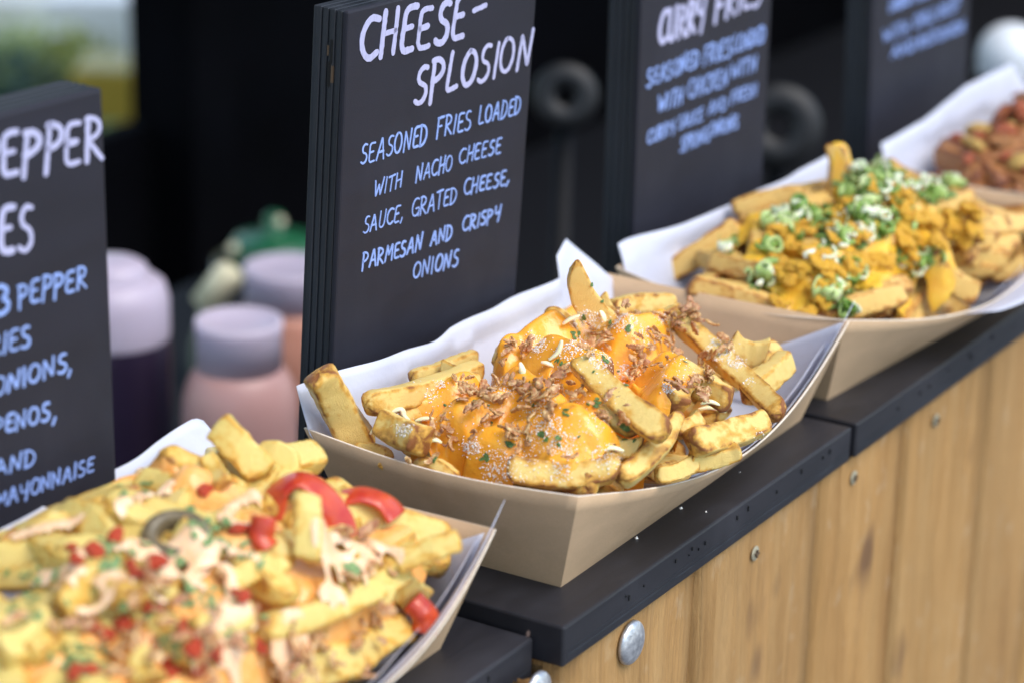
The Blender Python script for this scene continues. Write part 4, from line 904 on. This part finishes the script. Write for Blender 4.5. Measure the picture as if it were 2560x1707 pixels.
h1((560, 1440), .072, (700, 1400), .066, 80, 'pale chip in the middle of the pepper tray', 113)
h1((700, 1690), .062, (900, 1640), .056, 120, 'large pale chip by the front rim of the pepper tray', 114)
h1((330, 1650), .074, (370, 1720), .070, 76, 'yellow chip end at the bottom edge of the picture', 115)
h1((10, 1650), .076, (130, 1560), .080, 110, 'pale chip at the lower left of the pepper tray', 116)
h1((480, 1580), .074, (620, 1530), .072, 90, 'brownish chip at the front of the pepper tray heap', 117)
h1((640, 1110), .080, (760, 1160), .072, 80, 'sauced chip behind the red pepper loop', 118)
h1((430, 1330), .074, (560, 1400), .074, 90, 'sauced chip near the dark jalapeno slice', 119)
H1 = [o for o in H1 if o]
B1b = bvh_of(F1+H1+[S1])
SEG1b = [(300, 1290, 420, 1220, .0030), (350, 1390, 470, 1400, .006), (400, 1420, 520, 1385, .0045), (800, 1480, 920, 1520, .0038), (840, 1370, 930, 1400, .004), (540, 1590, 590, 1620, .0038), (40, 1345, 200, 1310, .003), (560, 1300, 640, 1240, .003), (560, 1450, 620, 1520, .003), (930, 1690, 980, 1640, .0035), (690, 1580, 760, 1560, .003), (250, 1500, 300, 1530, .003)]
rq = random.Random(9)
for _ in range(16):
    x, y = rq.uniform(60, 900), rq.uniform(1300, 1680); SEG1b.append((x, y, x+rq.uniform(50, 130), y+rq.uniform(-60, 40), rq.uniform(.0018, .0028)))
S1b = drape('pale_mayonnaise', B1b, T1, SEG1b, M_MAYO_PALE, .0024, 14, .0013, .40, 1.6); tag(S1b, 'pale pink mayonnaise drizzled in blobs over the nearest pepper fries', 'sauce')
B1s = bvh_of(F1+H1+[S1, S1b])
def strip(px_path, r, flat, mat, name, label, cat, group=None, zoff=.003, zs=None):
    pts = []
    dd = [(h_[0]-CAM).dot(_f) for h_ in (hit(B1s, q[0], q[1]) for q in px_path) if h_[0] is not None]; d0 = sorted(dd)[len(dd)//3] if dd else (at(*px_path[0])-CAM).dot(_f)
    for i, q in enumerate(px_path): pts.append(at_d(q[0], q[1], d0-zoff))
    v, f = tube(smooth_path(pts, 7), r, 14, flat); c = sum((Vector(q) for q in v), Vector())/len(v)
    o = link(name, from_py(name, [Vector(q)-c for q in v], f), mat, None, True); o.location = c; return tag(o, label, cat, group)
strip([(672, 1290, .066), (700, 1225, .078), (748, 1198, .085), (800, 1225, .083), (838, 1285, .074), (850, 1370, .062)], .0074, .26, M_PEPPER, 'pepper_strip', 'red pepper strip arched over a standing yellow chip', 'pepper', 'red pepper strips')
strip([(855, 1245, .070), (905, 1236, .072), (960, 1255, .068), (992, 1292, .062)], .0070, .32, M_PEPPER, 'pepper_strip', 'red pepper strip lying against the kraft wall of the nearest tray', 'pepper', 'red pepper strips')
strip([(1030, 1500, .046), (1065, 1540, .044), (1060, 1580, .042)], .0055, .8, M_PEPPER, 'pepper_strip', 'dark red pepper end at the right rim of the nearest tray', 'pepper', 'red pepper strips')
strip([(660, 1290, .066), (655, 1340, .062), (672, 1370, .058)], .005, .7, M_PEPPER, 'pepper_strip', 'deep red pepper piece left of the standing yellow chip', 'pepper', 'red pepper strips')
# jalapeno slice: hollow ring dome
v, f = lathe([(.0125, -.005), (.0130, 0), (.0120, .0034), (.0095, .0046), (.0068, .0036), (.0060, -.004)], 28)
p, nn = hit(B1s, 440, 1320); o = link('jalapeno_slice', from_py('jal', v, f[:-2]), M_JAL, None, True)
if p is None: p = at(440, 1320, .08)
o.matrix_world = Matrix.LocRotScale(p-Vector((0, 0, .0035)), Vector((-.45, -.3, .8)).to_track_quat('Z', 'Y'), (1.0, .82, 1)); tag(o, 'hollow grey green jalapeno slice resting on the nearest pepper fries', 'jalapeno')
rr = random.Random(33)
def chunk_mesh(seed, sq=(1, .7, .45), amp=.35, sub=2):
    bm = bmesh.new(); bmesh.ops.create_icosphere(bm, subdivisions=sub, radius=.5); o_ = Vector((seed*5.1, 0, 0))
    for v_ in bm.verts:
        v_.co *= 1+amp*noise.noise(v_.co*2.4+o_); v_.co = Vector((v_.co.x*sq[0], v_.co.y*sq[1], v_.co.z*sq[2]))
    me = bm_mesh('chunk', bm); me.polygons.foreach_set('use_smooth', [True]*len(me.polygons)); return me
RED = [chunk_mesh(i, (1, .7, .5)) for i in range(5)]
for me in RED: me.materials.append(M_PEPPER)
for (x, y, n, sp) in [(350, 1430, 5, 22), (200, 1400, 5, 30), (620, 1330, 3, 14), (280, 1350, 2, 10), (365, 1520, 3, 18), (430, 1670, 6, 28), (520, 1640, 5, 26), (300, 1560, 2, 12), (230, 1580, 2, 12), (640, 1610, 3, 16), (250, 1590, 2, 10), (720, 1225, 2, 8), (505, 1235, 2, 6), (470, 1590, 2, 12), (600, 1500, 2, 14), (205, 1690, 3, 14)]:
    for _ in range(n):
        p, nn = hit(B1s, x+rr.gauss(0, sp), y+rr.gauss(0, sp*.8))
        if p: place(rr.choice(RED), p, nn, rr, rr.uniform(.004, .0085), 'pepper_dice', 'small diced red chilli piece scattered over the nearest pepper fries', 'pepper', 'diced red chilli pieces', .0015, .5)
for _ in range(38):
    x, y = rr.uniform(60, 950), rr.uniform(1300, 1690)
    if y < 1520-.42*x*.6: continue
    p, nn = hit(B1s, x, y)
    if p: place(rr.choice(ONI), p, nn, rr, rr.uniform(.8, 1.4), 'fried_onion', 'curled fried onion shred scattered over the nearest pepper fries', 'onion', 'fried onions on the pepper fries', .002, .5)
HB1 = [(260, 1390, 40, 3), (90, 1450, 60, 4), (190, 1640, 50, 6), (190, 1660, 24, 4), (365, 1220, 20, 1.5), (270, 1370, 20, 2), (530, 1320, 60, 4), (620, 1380, 60, 4), (560, 1390, 30, 2), (420, 1400, 30, 2), (500, 1490, 50, 4), (480, 1640, 60, 5), (300, 1230, 20, 1), (430, 1590, 40, 3), (60, 1530, 40, 3), (880, 1410, 20, 1), (300, 1500, 200, 5), (620, 1560, 80, 3), (720, 1200, 20, 1)]
grains('herb_flakes', B1s, HB1, 190, .0016, .0034, M_HERB2, 12, True, label='green herb flakes sprinkled over the nearest pepper fries')

# ------------------------------------------------------------------ tray 3: curry fries with spring onion
SHAPE[:] = [.0185, .0192, .003, .0062]
T3 = tray(.2838, .0116, .0004, radians(-3.95), 'kraft tray of curry fries with spring onion on the long shelf')
P3 = paper(T3, 'white paper liner pressed up behind the spring onion fries',
           [(-.01, .061), (.012, .0611), (.067, .0582), (.138, .0588), (.196, .0618), (.231, .0646), (.2345, .0635), (.241, .048), (.27, .042)],
           (.38, .99, [(0, .003), (.2, .005), (.6, .006), (1, .009)], -.014), 13)
g3 = 'chips heaped in the spring onion tray'
F3 = pile('a', T3, M_FRY_DEEP, 'brown gold chip in the heap of the spring onion tray', g3, .0, top=.042)
F3 += mound(T3, 40, lambda x, y: .033+.040*max(0, 1-((x-.15)/.145)**2)*max(0, 1-((y-.072)/.085)**2), M_FRY_DEEP, 'brown gold chip in the heap of the spring onion tray', g3, 72)
H3 = []
B3 = bvh_of(F3)
def h3(*a, **k): H3.append(hero_on(B3, a[0], a[2], a[4], a[5], M_FRY_DEEP, g3, a[6], **k))
h3((2098, 490), .070, (2100, 360), .098, 60, 'chip standing upright by the paper of the spring onion tray', 201, hr=.7, up=True)
h3((1720, 705), .050, (1960, 775), .046, 62, 'clean golden chip resting along the left rim of the spring onion tray', 202, roll=10)
h3((1775, 655), .056, (1945, 690), .056, 54, 'golden chip just behind the clean one in the spring onion tray', 203)
h3((1655, 700), .052, (1850, 560), .060, 60, 'long shaded chip leaning on the paper of the spring onion tray', 204)
h3((1830, 520), .070, (2010, 480), .076, 56, 'shaded chip along the paper edge of the spring onion tray', 205)
h3((2100, 775), .046, (2260, 735), .046, 66, 'chip lying along the front rim of the spring onion tray', 206)
h3((2330, 670), .050, (2440, 745), .046, 70, 'pale chip at the right front of the spring onion tray', 207)
h3((2390, 620), .052, (2500, 665), .048, 60, 'brown chip end at the right of the spring onion tray', 208)
h3((2430, 640), .052, (2540, 600), .050, 60, 'brown chip at the right edge of the picture', 209)
h3((2480, 700), .044, (2570, 660), .046, 50, 'reddish brown chip by the right rim of the spring onion tray', 210)
h3((2440, 530), .066, (2420, 600), .062, 60, 'orange brown chip standing at the right of the spring onion tray', 211, up=True)
h3((2250, 790), .042, (2360, 745), .044, 60, 'short chip at the front rim below the yellow chicken', 212)
h3((1870, 600), .064, (2050, 560), .072, 80, 'curry covered chip in the middle of the spring onion heap', 213)
h3((2060, 640), .066, (2220, 580), .068, 80, 'curry covered chip right of the middle of the spring onion heap', 214)
h3((1980, 690), .058, (2150, 660), .060, 80, 'curry covered chip at the front of the spring onion heap', 215)
h3((2130, 500), .076, (2300, 520), .074, 80, 'curry covered chip at the back of the spring onion heap', 216)
H3 = [o for o in H3 if o]
B3 = bvh_of(F3+H3)
SEG3 = [(1890, 560, 2000, 540, .012), (1900, 640, 2060, 600, .014), (1960, 720, 2080, 690, .012), (2060, 560, 2200, 560, .014), (2100, 660, 2240, 640, .014), (2250, 560, 2380, 540, .014), (1990, 780, 2040, 740, .008), (2120, 500, 2280, 500, .012), (2300, 600, 2360, 640, .010), (2180, 720, 2280, 700, .008)]
SEG3 = [(*s_[:4], s_[4]*.8) for s_ in SEG3]
S3 = drape('curry_sauce', B3, T3, SEG3, M_CURRY, .0022, 31, .0013, .6); tag(S3, 'yellow brown curry sauce over the fries with spring onion', 'sauce')
B3s = bvh_of(F3+H3+[S3])
rr = random.Random(44)
CH = [chunk_mesh(i+20, (1, .8, .42), 1.2, 3) for i in range(7)]
for me in CH: me.materials.append(M_CHICK)
CHP = [(1995, 620, 5, 40), (2100, 590, 5, 40), (2170, 675, 3, 26), (2280, 580, 6, 40), (2340, 560, 4, 40), (2060, 760, 3, 26), (1990, 690, 4, 40), (2240, 490, 4, 30), (1950, 570, 4, 30), (2250, 640, 3, 40), (2410, 560, 3, 26), (2110, 540, 3, 30), (2090, 700, 4, 40)]
for (x, y, n, sp) in CHP:
    for _ in range(round(n*1.5)):
        p, nn = hit(B3s, x+rr.gauss(0, sp*.8), y+rr.gauss(0, sp*.7))
        if p: place(rr.choice(CH), p, nn, rr, rr.uniform(.006, .0145), 'chicken_piece', 'yellow orange curried chicken piece among the spring onion fries', 'chicken', 'curried chicken pieces', .003, .5)
def ring_mesh(seed):
    rr_ = random.Random(seed); R_, h_ = rr_.uniform(.0032, .0050), rr_.uniform(.0016, .0042); t_ = R_*rr_.uniform(.25, .4); n = 20; V, F = [], []
    op = rr_.random() < .35; end = n if not op else int(n*.7)
    for i in range(end):
        a = 2*pi*i/n; w_ = 1+.15*noise.noise(Vector((cos(a)*2, sin(a)*2, seed)))
        for (r, z) in ((R_, 0), (R_*1.04, h_*.5), (R_, h_), (R_-t_, h_), (R_-t_, 0)): V.append((r*w_*cos(a), r*w_*sin(a)*.85, z-h_/2+.15*h_*sin(2*a)))
    for i in range(end if not op else end-1):
        for k in range(5): k2 = (k+1) % 5; i2 = (i+1) % end; F.append((i*5+k, i2*5+k, i2*5+k2, i*5+k2))
    me = from_py('ring', V, F); me.materials.append(M_SPRING); me.polygons.foreach_set('use_smooth', [True]*len(me.polygons)); return me
RG = [ring_mesh(i) for i in range(9)]
SPR = [(2160, 450, 16, 45), (2240, 470, 16, 45), (2330, 480, 12, 34), (2170, 500, 12, 50), (2200, 430, 10, 30), (1970, 570, 12, 34), (2000, 545, 9, 26), (2090, 580, 9, 30), (1900, 700, 10, 26), (2080, 745, 12, 28), (2090, 720, 8, 20), (2300, 660, 9, 26), (2160, 590, 7, 34), (2060, 640, 7, 44), (2110, 690, 5, 30), (1920, 630, 4, 20), (2370, 480, 5, 16), (2060, 540, 6, 30), (2150, 550, 8, 34), (2260, 650, 4, 20), (1815, 625, 3, 12), (2120, 780, 3, 12), (2220, 560, 5, 40)]
for (x, y, n, sp) in SPR:
    for _ in range(n):
        p, nn = hit(B3s, x+rr.gauss(0, sp*.6), y+rr.gauss(0, sp*.45))
        if p: place(rr.choice(RG), p, nn, rr, rr.uniform(.65, 1.5), 'spring_onion_ring', 'chopped spring onion ring scattered over the curry fries', 'spring onion', 'spring onion rings', .0035, .9, .35)

grains('chopped_herb', B3s, [(x, y, sp*1.3, n) for (x, y, n, sp) in SPR], 420, .0018, .0056, M_SPRING2, 61, True, label='chopped green herb strewn over the curry fries')
# ------------------------------------------------------------------ tray 4: chilli fries at the far right
T4 = tray(.5720, -.006, .0004, radians(-4.0), 'most distant kraft tray, of red brown chilli fries at the right edge')
P4 = paper(T4, 'white paper liner behind the red brown chilli fries',
           [(-.01, .057), (0, .057), (.06, .0606), (.127, .0708), (.19, .0735), (.197, .0725), (.212, .056), (.24, .046), (.27, .044)], (.4, .99, [(0, .002), (1, .008)], -.004), 19)
g4 = 'chips in the chilli tray'
F4 = pile('c', T4, M_FRY_CHILLI, 'brown chip in the far red brown chilli tray', g4, -.004, top=.045)
F4 += mound(T4, 36, lambda x, y: .036+.036*max(0, 1-((x-.15)/.15)**2)*max(0, 1-((y-.07)/.085)**2), M_FRY_CHILLI, 'brown chip in the far red brown chilli tray', g4, 73)
B4 = bvh_of(F4)
S4 = drape('chilli_sauce', B4, T4, [(.06, .07, .22, .07, .055), (.05, .04, .2, .03, .035), (.06, .10, .2, .10, .025)], M_BBQ, .005, 41, .0018, .28); tag(S4, 'dark red brown chilli sauce over the most distant fries', 'sauce')
B4s = bvh_of(F4+[S4])
rr = random.Random(55); CK = [chunk_mesh(i+40, (1, .7, .5), .5) for i in range(5)]
M_CK = [M_CHUNK, M_BBQ, M_CHICK, M_FRY_DEEP]
for i, me in enumerate(CK): me.materials.append(M_CK[i % 4])
for _ in range(150):
    w_ = T4.location+Vector((rr.uniform(.03, .22), rr.uniform(0, .11), 0)); p, nn = drop(B4s, w_.x, w_.y)
    if p: place(rr.choice(CK), p, nn, rr, rr.uniform(.006, .018), 'chilli_piece', 'red brown or orange piece of topping in the most distant tray', 'topping', 'chilli topping pieces', .004, .6)

# ------------------------------------------------------------------ bottles and odds and ends inside the stall
def trans_plastic(name, c, rough=.4, mixv=.5):
    a = N(name); a.col(c); a.set(rough=rough, spec=.45); a.sss(.35, .02, (1, .8, .8)); return a.m
M_NECK = trans_plastic('milky_plastic', (.54, .47, .58)); M_PINK = trans_plastic('pink_sauce_bottle', (.52, .30, .28)); M_PURPLE = trans_plastic('dark_purple_sauce', (.022, .014, .036), .3)
M_ORANGE = trans_plastic('orange_sauce_bottle', (.60, .28, .20)); M_GREEN = simple('green_lid_plastic', (.018, .13, .055), .35); M_CAP_GLINT = simple('cream_cap_glint', (.80, .74, .50), .3); M_CLEAR = simple('grey_green_jar', (.16, .18, .14), .12, coat=.5)  # cream tone shared by the bottle cap and the painted jar glints
def bottle(px, py, d, rn, rb, label, bodymat, neckmat=None, base=-.30, capz=None, open_neck=True, tier=None):
    """px, py: middle of the mouth of the neck; neck radius and body radius in metres"""
    p = at_d(px, py, d); t = empty('sauce_bottle', (p.x, p.y, base)); tag(t, label, 'bottle', 'sauce bottles inside the stall'); h = p.z-base
    nk = .034; sh = .022
    prof = [(rb*.96, 0), (rb, .004), (rb, h-nk-sh*1.6), (rb*.985, h-nk-sh), (rb*.9, h-nk-sh*.45), (rn*1.12, h-nk-.004), (rn*1.02, h-nk)]
    v, f = lathe(prof, 40); link('bottle_body', from_py('body', v, f), bodymat, t, True)
    prof = [(rn*1.01, h-nk+.0006), (rn, h-nk*.3), (rn*1.03, h-.006), (rn*1.03, h), (rn*.93, h+.001), (rn*.88, h-.002), (rn*.3, h-.003)]
    if not open_neck: prof = [(rn*1.01, h-nk+.0006), (rn, h-.012), (rn*.93, h-.003), (rn*.7, h+.001), (rn*.3, h+.002)]
    v, f = lathe(prof, 40); link('bottle_neck', from_py('neck', v, f if not open_neck else f), neckmat or M_NECK, t, True)
    return t
bottle(597, 800, 1.72, .0295, .0405, 'pink sauce bottle with an open milky neck between the two front signs', M_PINK)
bottle(278, 655, 1.75, .0265, .0405, 'dark purple sauce bottle with a milky lid beside the pepper sign', M_PURPLE, open_neck=False)
bottle(722, 665, 2.05, .0365, .0460, 'orange sauce bottle half hidden behind the cheese sign', M_ORANGE, base=-.30)
# shoulder collar of the purple bottle
p = at_d(290, 800, 1.752); v, f = lathe([(.0385, -.03), (.0402, -.02), (.0402, .004), (.037, .016), (.029, .022)], 40)
o = link('bottle_collar', from_py('collar', v, f), M_NECK, None, True); pb = [q for q in COL.objects if q.name.startswith('sauce_bottle')][1]
o.parent = pb; o.location = (0, 0, at_d(290, 775, 1.75).z+.30)
# green lidded jar
p = at_d(686, 648, 2.45); t = empty('green_lidded_jar', (p.x, p.y, -.30)); tag(t, 'grey glass jar with a bright green lid and knob behind the pink bottle', 'jar'); h = p.z+.30
v, f = lathe([(.058, 0), (.060, .004), (.060, h-.05), (.050, h-.024), (.040, h-.012)], 40); link('jar_body', from_py('jar', v, f), M_CLEAR, t, True)
v, f = lathe([(.040, h-.0115), (.041, h+.018), (.038, h+.022), (.014, h+.025), (.009, h+.030), (.010, h+.042), (.006, h+.047)], 40); link('lid', from_py('lid', v, f), M_GREEN, t, True)
for k, (gx, gy, gr) in enumerate(((582, 622, .0052), (590, 765, .0055), (700, 555, .0050))):  # painted glints: cream blobs added to stand for highlights on the glass
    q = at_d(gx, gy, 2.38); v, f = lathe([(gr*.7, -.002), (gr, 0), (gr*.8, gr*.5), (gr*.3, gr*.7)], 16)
    o = link('painted_glint', from_py('painted_glint', v, f), M_CAP_GLINT, t, True); o.matrix_world = Matrix.LocRotScale(q, (CAM-q).normalized().to_track_quat('Z', 'Y'), None); o.matrix_parent_inverse = Matrix.Translation((-t.location.x, -t.location.y, -t.location.z))
p = at_d(545, 720, 2.1); t = empty('clip_top_bottle', (p.x, p.y, -.30)); tag(t, 'grey bottle with a slanted cream cap left of the green lidded jar', 'bottle'); h = p.z+.30
v, f = lathe([(.024, 0), (.026, .004), (.026, h-.05), (.017, h-.022), (.013, h-.016)], 32); link('bottle_body', from_py('cl', v, f), M_CLEAR, t, True)
v, f = lathe([(.0125, -.020), (.0128, .016), (.010, .021), (.004, .023)], 24); o = link('bottle_cap', from_py('cp', v, f), M_CAP_GLINT, t, True); o.location = (0, 0, h); o.rotation_euler = (0, radians(38), radians(-58))
# dark rolls seen end on
M_ROLL = simple('dark_grey_roll', (.008, .009, .011), .55, 60, .15)
def roll(px, py, d, R_, lab):
    p = at_d(px, py, d); t = empty('dark_roll', (p.x, p.y, -.30)); tag(t, lab, 'roll')
    v, f = lathe([(R_*.26, -.02), (R_*.26, .05), (R_*.32, .055), (R_*.94, .055), (R_, .049), (R_, -.05)], 44); q = (CAM-p).normalized().to_track_quat('Z', 'Y')
    o = link('roll_body', from_py('roll', v, f[:-2]), M_ROLL, t, True); o.location = (0, 0, p.z+.30); o.rotation_euler = q.to_euler()
    v, f = lathe([(.05, 0), (.05, .006), (.008, .009), (.007, p.z+.30-R_+.002)], 24); link('stand', from_py('stand', v, f), M_STEEL_TOP, t, True)
roll(1413, 241, 2.0, .0262, 'dark grey roll with a hollow centre right of the cheese sign')
roll(1946, 318, 2.0, .034, 'larger dark grey roll with a hollow centre right of the curry sign')
# white rounded lid
p = at_d(2528, 108, 2.25); t = empty('white_tub', (p.x, p.y, -.30)); tag(t, 'white round topped tub blurred at the upper right beside the fourth sign', 'tub'); h = p.z+.30
v, f = lathe([(.03, 0), (.031, .004), (.031, h-.03)], 36); link('tub_body', from_py('tb', v, f), M_WALL, t, True)
v, f = lathe([(.030, h-.029)]+[(.030*cos(a), h-.012+.030*sin(a)) for a in np.linspace(-.3, 1.5, 12)], 36); link('tub_lid', from_py('tl', v, f), M_WHITE, t, True)

# crumbs fallen on the middle and long shelves
rr = random.Random(91); V, F = [], []
for (x, y, r) in [(1592, 1345, .0012), (1703, 1270, .0011), (1765, 1278, .0006), (1850, 1180, .0003)]:
    c = at(x, y, .0001); b = len(V)
    for d in ((1, 0, 0), (-1, 0, 0), (0, 1, 0), (0, -1, 0), (0, 0, .9), (0, 0, 0)): V.append(c+Vector(d)*r*rr.uniform(.6, 1.2))
    for f in ((0, 2, 4), (2, 1, 4), (1, 3, 4), (3, 0, 4), (2, 0, 5), (1, 2, 5), (3, 1, 5), (0, 3, 5)): F.append(tuple(b+k for k in f))
tag(link('crumbs', from_py('crumbs', V, F), M_PARM), 'tiny pale crumbs dropped on the black shelf by the cheese tray', kind='stuff')

# ------------------------------------------------------------------ daylight scene past the stall
far_box('garden_bench', 'long pale blurred bench out on the lawn past the stall', 'bench', 90, 62, 6.3, (1.5, .35, .10), M_PALE)
far_box('white_crate', 'white blurred crate on the lawn beside the dark stall post', 'crate', 255, 112, 5.6, (.20, .25, .13), M_WHITE)
far_box('yellow_tub', 'yellow blurred tub low beside the dark stall post', 'tub', 290, 285, 4.2, (.12, .14, .09), M_YEL)
def shrub(px, py, d, R_, n, c, label, seed):
    rr = random.Random(seed); p = at_d(px, py, d); t = empty('garden_shrub', (p.x, p.y, -.995)); tag(t, label, 'shrub', 'shrubs on the lawn past the stall'); V, F = [], []
    hz = p.z+.995
    for _ in range(n):
        q = Vector((rr.gauss(0, 1), rr.gauss(0, 1), rr.gauss(0, 1))).normalized()*R_*rr.random()**.4; q.z = q.z*.8+hz; s_ = R_*rr.uniform(.10, .2); a = Vector((rr.gauss(0, 1), rr.gauss(0, 1), rr.gauss(0, .6))).normalized(); b_ = a.cross(Vector((rr.gauss(0, 1), rr.gauss(0, 1), 1))).normalized(); b = len(V)
        V += [q-a*s_, q+b_*s_*.45, q+a*s_, q-b_*s_*.45]; F.append((b, b+1, b+2, b+3))
    link('foliage', from_py('leaves', V, F), simple('shrub_leaf', c, .5, 9, .5), t)
    v, f = tube([(0, 0, 0), (.01, 0, hz*.5), (0, 0, hz)], .018, 8); link('stem', from_py('stem', v, f), M_DARKWOOD, t, True)
shrub(40, 178, 5.0, .12, 320, (.26, .33, .10), 'pale green leafy shrub at the left edge past the stall', 1)
shrub(150, 165, 5.2, .11, 320, (.34, .40, .12), 'yellow green leafy shrub above the pepper sign', 2)
shrub(215, 190, 4.8, .11, 300, (.24, .26, .03), 'olive green shrub just above the corner of the pepper sign', 3)
shrub(30, 235, 4.4, .10, 300, (.03, .08, .04), 'dark green shrub low behind the pepper sign', 4)
shrub(265, -10, 7.5, .16, 220, (.16, .20, .14), 'grey green shrub at the top beside the dark post', 5)
